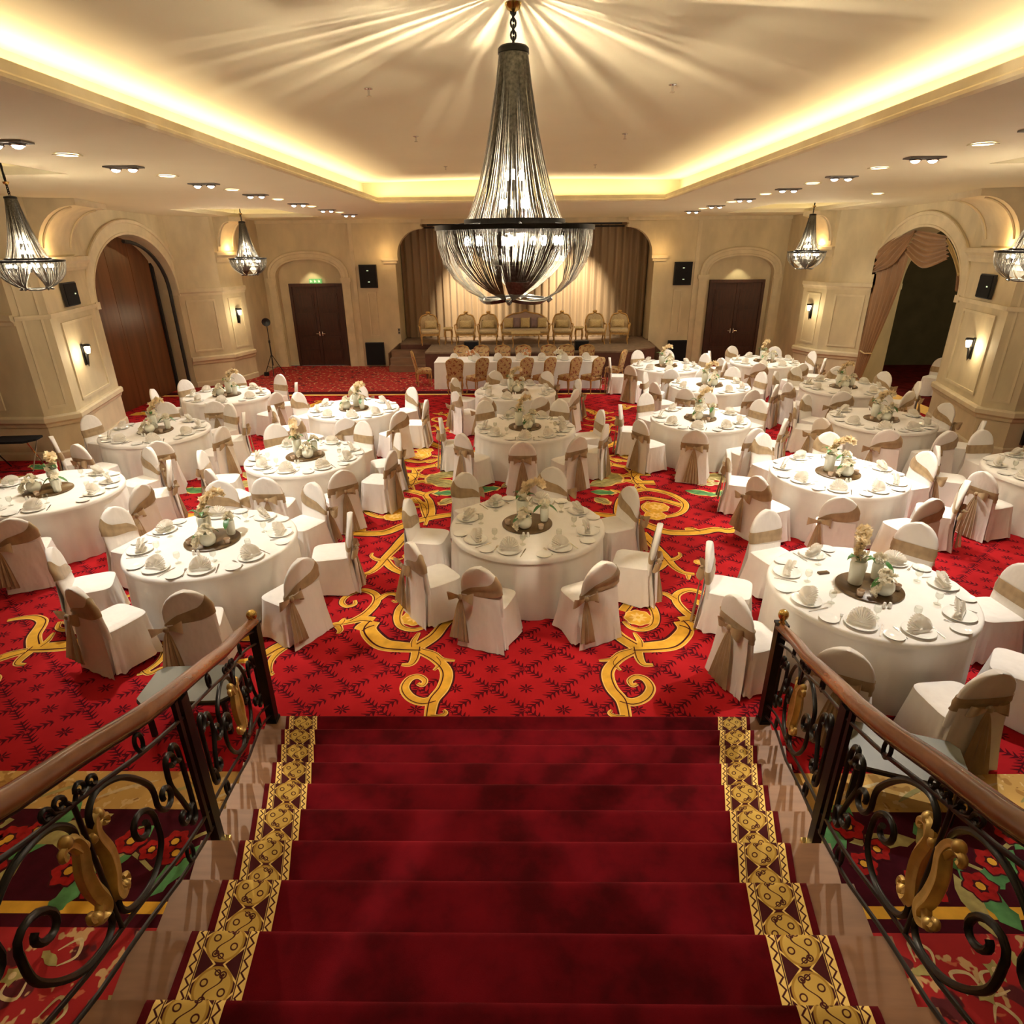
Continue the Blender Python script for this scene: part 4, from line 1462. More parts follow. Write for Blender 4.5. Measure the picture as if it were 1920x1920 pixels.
# ---- place settings
def proto_mesh(name, mb, mats, cat, smooth=50):
    o = mb.build(name, mats, smooth=smooth)
    tag(o, 'x', cat)
    CHILD[o.name] = []
    return Proto(o)
m = MB()
m.lathe([(.001, .004), (.085, .004), (.092, .001), (.094, .004), (.132, .017), (.136, .020), (.133, .022), (.096, .009), (.088, .008), (.001, .008)], 36, cap=False)
P_PLATE = proto_mesh('dinner_plate', m, M['china'], 'plate')
m = MB()
m.lathe([(.001, .003), (.050, .003), (.056, .001), (.083, .012), (.085, .015), (.082, .0155), (.055, .006), (.001, .006)], 28, cap=False)
P_SIDE = proto_mesh('side_plate', m, M['china'], 'plate')
def napkin():
    m = MB()                                                    # pleated fan standing on the plate
    nr, na = 5, 30
    for off_, lean in ((.006, .50), (-.020, .30)):
        rows = []
        for i in range(nr):
            r = .012 + .098 * i / (nr - 1)
            row = []
            for k in range(na + 1):
                a = PI * k / na
                pl = .011 * (1 if k % 2 else -1) * i / (nr - 1)
                z = r * math.sin(a) * 1.02
                row.append((r * math.cos(a) * 1.02, off_ + pl + lean * z, z + .026))
            rows.append(row)
        m.grid(rows)
    m.raw([(-.075, -.03, .003), (.075, -.03, .003), (.075, .035, .003), (-.075, .035, .003), (-.095, -.03, .028), (.095, -.03, .028), (.095, .036, .028), (-.095, .036, .028)],
          [(4, 5, 6, 7), (0, 1, 5, 4), (1, 2, 6, 5), (2, 3, 7, 6), (3, 0, 4, 7)])
    return m
P_NAPKIN = proto_mesh('napkin', napkin(), M['napkin'], 'napkin', 30)
def cutlery(kind):
    m = MB()
    if kind == 'fork':
        pts = [(-.004, -.095), (.004, -.095), (.004, .03), (.011, .045), (.011, .095), (.007, .095), (.006, .055), (.002, .055), (.002, .095), (-.002, .095), (-.002, .055), (-.006, .055), (-.007, .095), (-.011, .095), (-.011, .045), (-.004, .03)]
    else:
        pts = [(-.005, -.11), (.005, -.11), (.005, -.01), (.009, .0), (.009, .09), (.002, .105), (-.005, .09)]
    n = len(pts)
    m.prism(pts, 'z', .0, .004)
    return m
P_FORK = proto_mesh('fork', cutlery('fork'), M['steel'], 'fork', 0)
P_KNIFE = proto_mesh('knife', cutlery('knife'), M['steel'], 'knife', 0)
m = MB()
m.lathe([(.001, .002), (.030, .002), (.032, .004), (.006, .008), (.004, .012), (.004, .045), (.012, .052), (.030, .072), (.034, .095), (.030, .125), (.029, .125), (.032, .095), (.028, .074), (.010, .056), (.001, .054)], 18, cap=False)
P_GOBLET = proto_mesh('water_goblet', m, M['glass'], 'glass')

NEAR = 'ADEBFGMRHIJL'
for key, (tx, ty) in TABLES.items():
    nm = TNAME[key]
    for a in SEATS[key]:
        extra, d = PLACE[key, a]
        wh = '%s%s side of %s' % (extra, d, nm)
        a = R(a + rng.uniform(-2, 2))
        ca, sa = math.cos(a), math.sin(a)
        rz = a + PI / 2                                       # local +y points to the table centre
        def at(rad, tang, z=TH + .0025):
            return (tx + ca * rad - sa * tang, ty + sa * rad + ca * tang, z)
        P_PLATE.put(at(.735, 0), rz, 'white dinner plate under a napkin, ' + wh, 'dinner plates on the ' + nm)
        P_NAPKIN.put(at(.735, 0, TH + .0095), rz + rng.uniform(-.25, .25), 'cream fan-folded napkin, ' + wh, 'napkins on the ' + nm)
        P_SIDE.put(at(.785, -.245), rz, 'small white side plate, ' + wh, 'side plates on the ' + nm)
        if key in NEAR:
            P_FORK.put(at(.735, -.158), rz, 'steel fork beside a plate, ' + wh, 'forks on the ' + nm)
            P_KNIFE.put(at(.735, .158), rz, 'steel knife beside a plate, ' + wh, 'knives on the ' + nm)
        if key in 'ADEFBGMR':
            P_GOBLET.put(at(.545, .10), rz, 'clear stemmed goblet, ' + wh, 'water goblets on the ' + nm)

# ---- centrepieces: round brown board, vases of cream flowers, votive glasses
m = MB()
m.lathe([(.001, 0), (.295, 0), (.30, .004), (.30, .014), (.296, .018), (.001, .018)], 48, cap=False)
P_TRAY = proto_mesh('centrepiece_board', m, M['tray_wood'], 'board')

def blossom(m, c, r, rn, npet=5, ring=2):
    c = Vector(c)
    ax = Vector((rn.uniform(-1, 1), rn.uniform(-1, 1), rn.uniform(.1, 1))).normalized()
    u = ax.cross(Vector((0, 0, 1)))
    if u.length < .1: u = Vector((1, 0, 0))
    u.normalize(); v = ax.cross(u)
    for q in range(ring):
        rr = r * (1 - .35 * q)
        for k in range(npet):
            a = 2 * PI * (k + q * .5) / npet + rn.uniform(-.2, .2)
            d = u * math.cos(a) + v * math.sin(a)
            e = u * -math.sin(a) + v * math.cos(a)
            h = ax * rr * (.25 + .45 * q)
            vs = [c, c + d * rr * .55 + e * rr * .42 + h * .6, c + d * rr + h, c + d * rr * .55 - e * rr * .42 + h * .6]
            m.raw([tuple(p) for p in vs], [(0, 1, 2, 3)])

def leaf_blade(path, wd):
    m = MB()
    n = len(path)
    rows = []
    for i, p in enumerate(path):
        f = i / (n - 1)
        hw = wd * .5 * math.sin(PI * min(1, .12 + f * .88)) ** .7
        t = Vector(path[min(i + 1, n - 1)]) - Vector(path[max(0, i - 1)])
        s = t.cross(Vector((0, 0, 1)))
        if s.length < 1e-4: s = Vector((1, 0, 0))
        s.normalize()
        p = Vector(p)
        rows.append([tuple(p - s * hw + Vector((0, 0, .004))), tuple(p), tuple(p + s * hw + Vector((0, 0, .004)))])
    m.grid(rows)
    return m

def make_vase(kind, seed):
    rn = random.Random(seed)
    names = {'tall': 'tall_vase', 'bowl': 'bowl_vase', 'small': 'small_vase'}
    t = thing(names[kind], 'x', 'vase')
    m = MB()
    if kind == 'tall':
        H_ = .20
        m.lathe([(.001, .002), (.046, .002), (.052, .012), (.056, .10), (.060, .17), (.056, .19), (.052, H_), (.047, H_), (.050, .17), (.046, .06), (.001, .055)], 24, cap=False)
    elif kind == 'bowl':
        H_ = .125
        m.lathe([(.001, .002), (.040, .002), (.064, .025), (.074, .06), (.068, .095), (.050, .118), (.048, H_), (.044, H_), (.058, .09), (.06, .05), (.001, .04)], 24, cap=False)
    else:
        H_ = .15
        m.lathe([(.001, .002), (.036, .002), (.040, .01), (.045, .11), (.044, H_), (.039, H_), (.040, .10), (.001, .09)], 20, cap=False)
    m.build('vase', M['vase_white'], t, smooth=60)
    fl_ = MB()
    if kind == 'tall':
        arc = [(.0, 0, H_), (.02, .01, H_ + .08), (.06, .02, H_ + .15), (.12, .03, H_ + .185), (.18, .03, H_ + .17)]
        P = spline(arc, 5)
        st = MB(); st.tube(P, .004, 5); st.build('stem', M['leaf'], t, smooth=60)
        for i, p in enumerate(P[2:]):
            for _ in range(3):
                blossom(fl_, p + np.array([rn.uniform(-.03, .03), rn.uniform(-.03, .03), rn.uniform(-.02, .03)]), rn.uniform(.030, .044), rn)
        fl_.build('orchid_spray', M['petal'], t, smooth=0)
        f2 = MB()
        for i in range(8):
            blossom(f2, (rn.uniform(-.05, .05), rn.uniform(-.05, .05), H_ + rn.uniform(.0, .06)), .042, rn)
        f2.build('white_blossoms', M['petal_w'], t, smooth=0)
        for a, L_ in ((.4, .13), (2.6, .14), (4.4, .11)):
            pth = [(math.cos(a) * L_ * f, math.sin(a) * L_ * f, H_ - .01 + .07 * math.sin(f * 2.6)) for f in (.1, .3, .55, .8, 1)]
            leaf_blade(pth, .042).build('leaf', M['leaf'], t, smooth=60)
    else:
        rr = .062 if kind == 'bowl' else .045
        for i in range(16 if kind == 'bowl' else 10):
            a = rn.uniform(0, 6.28)
            q = rr * math.sqrt(rn.random())
            blossom(fl_, (q * math.cos(a), q * math.sin(a), H_ + .01 + .05 * (1 - (q / rr) ** 2) + rn.uniform(0, .02)), rn.uniform(.034, .046), rn, 6, 3)
        if kind == 'bowl':
            for i in range(16):                                 # blossoms spilling down one side
                f = i / 15
                blossom(fl_, (-.06 - .05 * f + rn.uniform(-.02, .02), -.04 - .04 * f + rn.uniform(-.02, .02), H_ - .10 * f + rn.uniform(0, .02)), .032, rn)
        fl_.build('blossoms', M['petal_w'], t, smooth=0)
        for a, L_ in ((1.0, .10), (3.6, .11)):
            pth = [(math.cos(a) * (.03 + L_ * f), math.sin(a) * (.03 + L_ * f), H_ + .03 - .08 * f * f) for f in (0, .3, .55, .8, 1)]
            leaf_blade(pth, .055).build('leaf', M['leaf'], t, smooth=60)
    return t
P_TALL, P_BOWL, P_SMALL = Proto(make_vase('tall', 3)), Proto(make_vase('bowl', 5)), Proto(make_vase('small', 9))
m = MB()
m.lathe([(.001, .002), (.028, .002), (.034, .03), (.036, .055), (.033, .055), (.030, .03), (.001, .02)], 14, cap=False)
P_VOTIVE = proto_mesh('votive_glass', m, M['votive'], 'candle holder')
def shaker():
    m = MB()
    m.lathe([(.001, .001), (.017, .001), (.019, .02), (.014, .045), (.012, .055), (.001, .06)], 12, cap=False)
    return m
P_SHAKER = proto_mesh('salt_shaker', shaker(), M['china'], 'shaker')
for i, (key, (tx, ty)) in enumerate(TABLES.items()):
    nm = TNAME[key]
    ph = rng.uniform(-.9, .9)
    z = TH + .002
    P_TRAY.put((tx, ty, z), ph, 'round dark brown wooden board under the flowers on the ' + nm, 'centrepiece boards')
    zt = z + .018
    def pol(r, a): return (tx + r * math.cos(a + ph), ty + r * math.sin(a + ph), zt)
    P_TALL.put(pol(.13, 2.1), rng.uniform(-1.2, 2.2), 'tall white vase with arching cream orchids on the ' + nm, 'tall vases', 1.25)
    P_BOWL.put(pol(.15, -1.7), rng.uniform(-.6, .6), 'round white bowl vase of white blossoms on the ' + nm, 'bowl vases', 1.18)
    P_SMALL.put(pol(.212, .35), rng.uniform(0, 6), 'small white cylinder vase of white roses on the ' + nm, 'small vases', 1.15)
    for a in (-2.9, -.75):
        P_VOTIVE.put(pol(.235, a), 0, 'small amber votive glass, %s edge of the board, %s' % ('partition-side' if a < -2 else 'stairs-side', nm), 'votives on the ' + nm)
    for dx in (-.025, .025):
        P_SHAKER.put((tx + dx - .02, ty - .35, TH + .001), 0, 'small white shaker, %s one of two, %s' % ('partition-side' if dx < 0 else 'drape-side', nm), 'shakers on the ' + nm)
m = MB(); m.box(-.055, .055, -.022, .022, 0, .018); m.box(-.05, .05, -.018, .018, .018, .022)
o = m.build('table_sign_holder', M['tray_wood'], smooth=0, loc=(TABLES['D'][0] - .31, TABLES['D'][1] + .29, TH + .001), rotz=.2)
tag(o, 'small dark block lying near the flower board, ' + TNAME['D'], 'block')

# ---- chandeliers: dark bead strands over a ring and swagged below (local z = 0 at the big ring)
def make_chandelier():
    t = thing('chandelier', 'x', 'chandelier')
    rn = random.Random(2)
    prof = [(.865, .080), (.73, .098), (.60, .120), (.48, .143), (.335, .177), (.205, .217), (.11, .255), (.03, .292)]
    m = MB()
    N = 230
    for i in range(N):
        a = 2 * PI * i / N
        a += .045 * math.sin(9 * a) + .022 * math.sin(23 * a + 1) + rn.uniform(-.004, .004)
        wv = .0021 + .0010 * rn.random()
        rows = []
        lag = rn.uniform(-.02, .02)
        bulge = rn.uniform(-.006, .008)
        for k, (z, r) in enumerate(prof):
            f = k / (len(prof) - 1)
            rr = r + bulge * math.sin(PI * f)
            aa = a + lag * math.sin(PI * f)
            ca, sa = math.cos(aa), math.sin(aa)
            rows.append([(rr * ca + wv * sa, rr * sa - wv * ca, z), (rr * ca - wv * sa, rr * sa + wv * ca, z)])
        m.grid(rows)
    tag(m.build('upper_strands', M['strand'], t, smooth=0), kind='stuff')
    m = MB()
    bowl = [(.470, 0), (.462, -.09), (.430, -.19), (.370, -.28), (.285, -.355), (.200, -.405)]
    for k in range(8):
        c0 = 2 * PI * k / 8 + .12
        g = c0 + (.30 if k % 2 else -.30)
        NS = 56
        for i in range(NS):
            f0 = i / (NS - 1)
            a0 = c0 + (f0 - .5) * (2 * PI / 8) * 1.06
            wv = .0020 + .0012 * rn.random()
            rows = []
            dip = rn.uniform(-.006, .012)
            for j, (r, z) in enumerate(bowl):
                f = j / (len(bowl) - 1)
                e = f ** 1.7
                aa = a0 + (g - a0) * e * .93
                rr = r + dip * math.sin(PI * f) + .010 * (f0 - .5) * f
                zz = z - .008 * math.sin(PI * f) + .02 * abs(f0 - .5) * f
                ca, sa = math.cos(aa), math.sin(aa)
                rows.append([(rr * ca + wv * sa, rr * sa - wv * ca, zz), (rr * ca - wv * sa, rr * sa + wv * ca, zz)])
            m.grid(rows)
        # swag edges looping on to the neighbouring gather
        for q in range(7):
            g2 = 2 * PI * ((k + 1) % 8) / 8 + .12 + (.30 if (k + 1) % 2 else -.30)
            dg = ((g2 - g + PI) % (2 * PI)) - PI
            pts = [( (.200 + .01 * math.sin(PI * s) + .004 * q) * math.cos(g + dg * s), (.200 + .01 * math.sin(PI * s) + .004 * q) * math.sin(g + dg * s), -.405 - .018 * math.sin(PI * s) + .003 * q) for s in [u / 6 for u in range(7)]]
            m.tube(pts, .0028, 4, cap=False)
    tag(m.build('swag_strands', M['strand'], t, smooth=0), kind='stuff')
    def ring(name, r, z, h, th):
        m = MB()
        rows = [[(rr * math.cos(2 * PI * k / 64), rr * math.sin(2 * PI * k / 64), zz) for k in range(64)] for rr, zz in ((r - th, z - h), (r + th, z - h), (r + th, z + h), (r - th, z + h))]
        m.grid(rows, True, True)
        m.build(name, M['iron'], t, smooth=30)
    ring('main_ring', .472, 0, .013, .006)
    ring('inner_ring', .296, .03, .016, .006)
    ring('bottom_ring', .185, -.402, .006, .005)
    m = MB()
    for k in range(8):
        a = 2 * PI * k / 8
        m.tube([(.296 * math.cos(a), .296 * math.sin(a), .025), (.47 * math.cos(a), .47 * math.sin(a), .002)], .005, 5)
        m.tube([(.02 * math.cos(a), .02 * math.sin(a), .02), (.296 * math.cos(a), .296 * math.sin(a), .025)], .005, 5)
    m.build('ring_spokes', M['iron'], t, smooth=40)
    m = MB()
    m.lathe([(.001, .905), (.02, .905), (.075, .895), (.085, .885), (.086, .862), (.078, .860), (.001, .862)], 32, cap=False)
    m.tube([(0, 0, .87), (0, 0, -.05)], .010, 8)
    m.build('top_cap', M['iron'], t, smooth=40)
    m = MB()
    for k in range(7):                                          # chain of links in a cloth sleeve
        z0 = .90 + k * .027
        m.tube([(.014 * math.cos(2 * PI * q / 10) * (1 if k % 2 else .2), .014 * math.cos(2 * PI * q / 10) * (.2 if k % 2 else 1), z0 + .018 + .021 * math.sin(2 * PI * q / 10)) for q in range(11)], .006, 5, cap=False)
    m.build('chain', M['iron'], t, smooth=60)
    m = MB()
    m.lathe([(.001, 1.04), (.010, 1.045), (.035, 1.06), (.045, 1.085), (.001, 1.10)], 24, cap=False)
    m.build('ceiling_rose', M['brass'], t, smooth=40)
    lamps = [(.045 * math.cos(a), .045 * math.sin(a), .265) for a in (.3, 2.4, 4.5)] + [(.075 * math.cos(a), .075 * math.sin(a), .115) for a in (.2, 1.5, 2.8, 4.1, 5.4)] + \
            [(.285 * math.cos(a), .285 * math.sin(a), -.085) for a in [2 * PI * k / 9 + .35 for k in range(9)]]
    sh = MB(); sh.sphere((0, 0, .014), .019, 6, 10, (1, 1, 1.5))
    st = MB(); st.tube([(0, 0, -.07), (0, 0, -.008)], .009, 6)
    first = None
    for p in lamps:
        if first is None:
            b = sh.build('bulb', M['bulb'], t, smooth=180, loc=p)
            c = st.build('lamp_holder', M['iron'], b, smooth=40)
            first = (b, c)
        else:
            b = first[0].copy(); COL.objects.link(b); b.parent = t; b.location = p
            c = first[1].copy(); COL.objects.link(c); c.parent = b
    return t
ch = Proto(make_chandelier())
CL = ['large dark bead chandelier hanging above the foot of the stairs',
      'dark bead chandelier hanging by the far partition-side wall and door',
      'dark bead chandelier hanging by the far drape-side wall and door',
      'dark bead chandelier hanging before the near partition-side pier',
      'dark bead chandelier hanging before the near drape-side pier']
for (x, y, dz, s, top), lab in zip(CHANDELIERS, CL):
    o = ch.put((x, y, 3.925 + dz), .1, lab, 'bead chandeliers')
    o.scale = (s, s, s)
def long_chain(i):
    x, y, dz, s, top = CHANDELIERS[i]
    z0 = 3.925 + dz + 1.09 * s
    m = MB()
    m.tube([(x, y, z0 - .01 + (top - z0 + .01) * k / 8) for k in range(9)], [.011 + .004 * (k % 2) for k in range(9)], 6)
    m.lathe([(.001, 0), (.04, .005), (.05, .03), (.001, .04)], 16, (x, y, top - .035), cap=False)
    return m
for i in range(1, 5):
    if CHANDELIERS[i][4] - (3.925 + CHANDELIERS[i][2] + 1.09 * CHANDELIERS[i][3]) > .03:
        o = long_chain(i).build('suspension_chain', M['iron'], None, smooth=50)
        par = [q for q in bpy.data.objects if q.get('label') == CL[i]][0]
        bpy.context.view_layer.update()
        o.parent = par
        o.matrix_parent_inverse = par.matrix_world.inverted()

# ---- stair balustrades
def spiral(c, r0, a0, turns, d, shrink=.78, n=18):
    """from the tight centre outwards reversed: returns points starting at the outer end"""
    return [(c[0] + r0 * (1 - shrink * t) * math.cos(a0 + d * 2 * PI * turns * t), c[1] + r0 * (1 - shrink * t) * math.sin(a0 + d * 2 * PI * turns * t)) for t in [k / n for k in range(n + 1)]]

def balustrade(s, hr):
    side = 'partition' if s < 0 else 'drape'
    t = thing('balustrade', 'curved stair balustrade with wooden handrail and iron scrolls, %s side' % side, 'railing', (CXS + s * 2.08, 4.1, 0), 0, 'stair balustrades')
    ox, oy = CXS + s * 2.08, 4.1
    def nb(y): return RISE * (1 + max(0, NY0 - y) / TREAD)
    def rx(y): return CXS + s * (at_y(S_OUT, y) - .055)
    def W(u, h):                                             # u metres back from the newel, h above the line of the nosings
        y = 4.10 - u
        return (rx(y) - ox, y - oy, nb(y) + h)
    def strip(pts, r=.0125, name='scroll', mat='iron', n=6, flat=1.0, par=None, rs=None, flute=0.0):
        m = MB()
        m.tube([W(u, h) for u, h in pts], rs or r, n, flat=flat, flute=flute)
        return m.build(name, M[mat], par or t, smooth=60)
    us = [i * .12 for i in range(0, 41)]
    m = MB()
    pth = [W(u, hr + (.035 * max(0, 1 - u / .25))) for u in us]
    m.tube(pth, .036, 12, flat=1.22)
    m.build('handrail', M['wood_rail'], t, smooth=60)
    strip([(u, hr - .045) for u in us], .010, 'rail_plate')
    strip([(u, .77) for u in us], .0095, 'top_bar')
    strip([(u, .165) for u in us], .0095, 'lower_bar')
    strip([(u, .055) for u in us], .0095, 'bottom_bar')
    # newel post with brass ball
    m = MB()
    x, y, z = W(0, 0)
    zb = RISE
    m.box(x - .036, x + .036, y - .036, y + .036, zb, 1.115)
    m.box(x - .045, x + .045, y - .045, y + .045, zb, zb + .03)
    m.box(x - .044, x + .044, y - .044, y + .044, 1.105, 1.125)
    nw = m.build('newel_post', M['iron'], t, smooth=0)
    m = MB()
    m.lathe([(.001, 1.125), (.026, 1.128), (.018, 1.145), (.020, 1.155), (.036, 1.178), (.040, 1.20), (.034, 1.225), (.018, 1.238), (.001, 1.241)], 20, (x, y, 0), cap=False)
    m.build('ball_finial', M['brass'], nw, smooth=60)
    # triple posts
    for u0 in (1.80, 3.55):
        m = MB()
        x, y, z = W(u0, 0)
        n_ = int((NY0 - (4.10 - u0)) / TREAD)                   # tread the post stands on
        zt = (n_ + 1) * RISE
        m.box(x - .024, x + .024, y - .024, y + .024, zt, nb(y + oy) + hr - .05)
        for dy in (-.075, .075):
            xx = W(u0 - dy, 0)[0]
            m.box(xx - .011, xx + .011, y + dy - .011, y + dy + .011, nb(y + oy + dy) + .055, nb(y + oy + dy) + hr - .05)
        p = m.build('triple_post', M['iron'], t, smooth=0)
        m = MB(); m.box(x - .045, x + .045, y - .045, y + .045, zt, zt + .022)
        m.build('brass_foot', M['brass'], p, smooth=0)
    def panel(u0, u1):
        c = (u0 + u1) / 2
        hw = (u1 - u0) / 2
        for q in (-1, 1):
            X = lambda d: c + q * d
            # big S: from the gold ornament down and out, up and curling in
            pts = spline([(X(.05), .36), (X(.03), .24), (X(.11), .185), (X(.25), .21), (X(.36), .32), (X(.37), .46)], 6)
            pts = [tuple(p) for p in pts] + [(X(.37 - .085 + .085 * (1 - .72 * k / 16) * math.cos(-2.2 * PI * k / 16 * -1)), .46 + .085 * (1 - .72 * k / 16) * math.sin(2.2 * PI * k / 16)) for k in range(1, 17)]
            strip(pts)
            pts = spline([(X(.05), .58), (X(.045), .69), (X(.13), .755), (X(.27), .73), (X(.40), .61), (X(.41), .50)], 6)
            pts = [tuple(p) for p in pts] + [(X(.41 + .075 - .075 * (1 - .72 * k / 16) * math.cos(2.1 * PI * k / 16)), .50 - .075 * (1 - .72 * k / 16) * math.sin(2.1 * PI * k / 16)) for k in range(1, 17)]
            strip(pts)
            # C scroll against the post
            e = hw - .05
            pts = [(X(e - .02 - .055 * (1 - .7 * (1 - k / 12)) * (1 - math.cos(PI * 1.6 * (1 - k / 12)))), .27 + .05 * math.sin(-PI * 1.6 * (1 - k / 12))) for k in range(13)]
            pts += [(X(e - .015), .34 + .28 * k / 6) for k in range(1, 6)]
            pts += [(X(e - .02 - .055 * (1 - .7 * k / 12) * (1 - math.cos(PI * 1.6 * k / 12))), .64 + .05 * math.sin(PI * 1.6 * k / 12)) for k in range(13)]
            strip(pts)
            # loops under the handrail and between the bottom bars
            for d, h0, r in ((.46 * hw / .85, (.77 + hr - .05) / 2, .042), (.60 * hw / .85, .11, .050)):
                strip([(X(d) + r * .62 * math.cos(2 * PI * k / 16), h0 + r * math.sin(2 * PI * k / 16)) for k in range(17)], .009, 'ring')
            # little curls under the handrail at the middle of the panel
            pts = [(X(.012), .775), (X(.03), .80)] + [(X(.055 + .03 * (1 - .6 * k / 12) * -math.cos(2 * PI * k / 12)), .805 + .03 * (1 - .6 * k / 12) * math.sin(2 * PI * k / 12)) for k in range(13)]
            strip(pts, .008, 'curl')
            pts = [(X(.05), .775), (X(.09), .79)] + [(X(.12 + .028 * (1 - .6 * k / 12) * -math.cos(2 * PI * k / 12)), .80 + .028 * (1 - .6 * k / 12) * math.sin(2 * PI * k / 12)) for k in range(13)]
            strip(pts, .008, 'curl')
            # gilded acanthus wrap
            pts = spline([(X(.085), .665), (X(.055), .655), (X(.040), .60), (X(.062), .51), (X(.055), .42), (X(.030), .34), (X(.050), .295), (X(.085), .30), (X(.088), .325)], 5)
            npt = len(pts)
            rs = [.012 + .014 * math.sin(PI * min(1, k / npt * 1.1)) for k in range(npt)]
            g = strip(pts, name='gilded_leaf', mat='gold_leaf', n=20, rs=rs, flute=.16)
            for hb, d0, sg in ((.60, .050, 1), (.36, .045, -1)):       # curled leaf tips along the wrap
                lp = spline([(X(d0), hb), (X(d0 + .030), hb + .045 * sg), (X(d0 + .070), hb + .040 * sg), (X(d0 + .072), hb + .012 * sg), (X(d0 + .052), hb + .014 * sg)], 4)
                strip(lp, name='gilded_tip', mat='gold_leaf', n=12, rs=[.016 - .009 * k / len(lp) for k in range(len(lp))], flute=.15, par=g)
            # long S between the ornament and the post
            if hw > .7:
                dd = .56
                pts2 = [(X(dd + .055 - .055 * (1 - .7 * (1 - k / 12)) * math.cos(PI * 1.7 * (1 - k / 12))), .62 + .055 * (1 - .7 * (1 - k / 12)) * math.sin(PI * 1.7 * (1 - k / 12))) for k in range(13)]
                pts2 += [tuple(p) for p in spline([(X(dd), .62), (X(dd - .005), .52), (X(dd + .05), .40), (X(dd + .085), .31)], 5)[1:]]
                pts2 += [(X(dd + .03 + .055 * (1 - .7 * k / 12) * math.cos(PI * 1.7 * k / 12)), .31 - .055 * (1 - .7 * k / 12) * math.sin(PI * 1.7 * k / 12)) for k in range(1, 13)]
                strip(pts2)
            for hh, dd, r in ((.665, .088, .022), (.31, .088, .022), (.335, .028, .018), (.60, .026, .020)):
                m = MB()
                m.sphere(W(X(dd), hh), r, 6, 8, (1, 1, 1.2))
                m.build('gilded_bud', M['gold_leaf'], g, smooth=180)
        strip([(c, .165), (c, .77)], .009, 'centre_bar')
    panel(.10, 1.70)
    panel(1.90, 3.45)
    return t
balustrade(-1, .93)
balustrade(1, .88)

# ---- stage furniture
def cab_leg(m, x, y, h, sx, sy, r=.022):
    m.tube([(x, y, h), (x + sx * .015, y + sy * .015, h * .7), (x - sx * .005, y - sy * .005, h * .35), (x + sx * .012, y + sy * .012, .0)], [r, r * 1.1, r * .7, r * .8], 8)
def throne(name, wd, label, cat, fabric, pillows):
    """carved gilt armchair or sofa facing -y"""
    t = thing(name, label, cat)
    hw = wd / 2
    m = MB()
    m.box(-hw + .05, hw - .05, -.30, .26, .30, .36)
    n = 26
    outl = []
    for k in range(n + 1):
        f = k / n
        x = -hw + .06 + (wd - .12) * f
        q = abs(2 * f - 1)
        z = (.885 if wd < 1 else .85 + .075 * math.cos(PI / 2 * q)) - .20 * q ** 5 + .055 * math.exp(-(q / .16) ** 2)
        outl.append((x, .30 + .0, z))
    full = [(-hw + .06, .27, .34), (-hw + .045, .28, .60)] + [(x, .31 + (z - .6) * .12, z) for x, _, z in outl] + [(hw - .045, .28, .60), (hw - .06, .27, .34)]
    m.tube(full, .024, 8)
    mid = outl[n // 2]
    m.sphere((0, .33, mid[2] + .02), .05, 6, 10, (1.5, .5, .8))
    fr = m.build('gilt_frame', M['gilt_wood'], t, smooth=60)
    for s in (-1, 1):
        m = MB()
        m.tube([(s * (hw - .05), .27, .58), (s * (hw - .01), .10, .60), (s * (hw - .01), -.12, .59), (s * (hw - .03), -.20, .56), (s * (hw - .03), -.19, .47), (s * (hw - .06), -.22, .34)], [.018, .022, .024, .024, .018, .020], 8)
        m.build('arm', M['gilt_wood'], t, smooth=60)
    for sx in (-1, 1):
        for sy in (-1, 1):
            m = MB()
            cab_leg(m, sx * (hw - .08), (-.27 if sy < 0 else .24), .31, sx, sy)
            m.build('leg', M['gilt_wood'], t, smooth=60)
    m = MB()
    rows = []
    for k in range(1, n):
        x, _, z = outl[k]
        rows.append([(x, .30 + (zz - .6) * .12 - .05 * math.sin(PI * j / 6) * math.sin(PI * k / n) ** .4, zz) for j, zz in [(j, .40 + (z - .03 - .40) * j / 6) for j in range(7)]])
    m.grid(rows)
    m.grid([[(p[0], .335 + (p[2] - .6) * .12, p[2]) for p in r] for r in rows])
    m.build('back_cushion', fabric, t, smooth=60)
    m = MB()
    rows = []
    for z, g in ((.36, 0), (.38, .012), (.43, .016), (.455, .0), (.465, -.06)):
        rows.append([((hw - .075 + g) * math.copysign(abs(math.cos(2 * PI * k / 40)) ** .3, math.cos(2 * PI * k / 40)), -.03 + (.28 + g) * math.copysign(abs(math.sin(2 * PI * k / 40)) ** .3, math.sin(2 * PI * k / 40)), z) for k in range(40)])
    m.grid(rows, False, True)
    m.raw(rows[-1], [tuple(range(40))])
    m.build('seat_cushion', M['upholstery'], t, smooth=60)
    return t
def pillow_mesh(w_, h_, d_):
    m = MB()
    rows = []
    for i in range(9):
        v = i / 8 * 2 - 1
        row = []
        for j in range(9):
            u = j / 8 * 2 - 1
            row.append((u * w_ / 2 * (1 - .08 * (1 - abs(v)) ), -d_ / 2 * max(0, (1 - u ** 4) * (1 - v ** 4)) ** .6, v * h_ / 2 * (1 - .08 * (1 - abs(u)))))
        rows.append(row)
    m.grid(rows)
    m.grid([[(x, -y, z) for x, y, z in r] for r in rows])
    return m
AY = 20.90
arm = Proto(throne('gilt_armchair', .70, 'x', 'armchair', M['upholstery'], 0))
AXS = [-2.97, -1.80, -1.06, 1.35, 2.42, 3.19]
AN = ['outermost at the partition-side end', 'second from the partition-side end', 'next to the sofa on the partition side', 'next to the sofa on the drape side',
      'second from the drape-side end', 'outermost at the drape-side end']
PIL = pillow_mesh(.40, .26, .12)
pil = PIL.build('lumbar_pillow', M['cushion_gold'], smooth=180)
tag(pil, 'x', 'pillow')
P_PIL = Proto(pil)
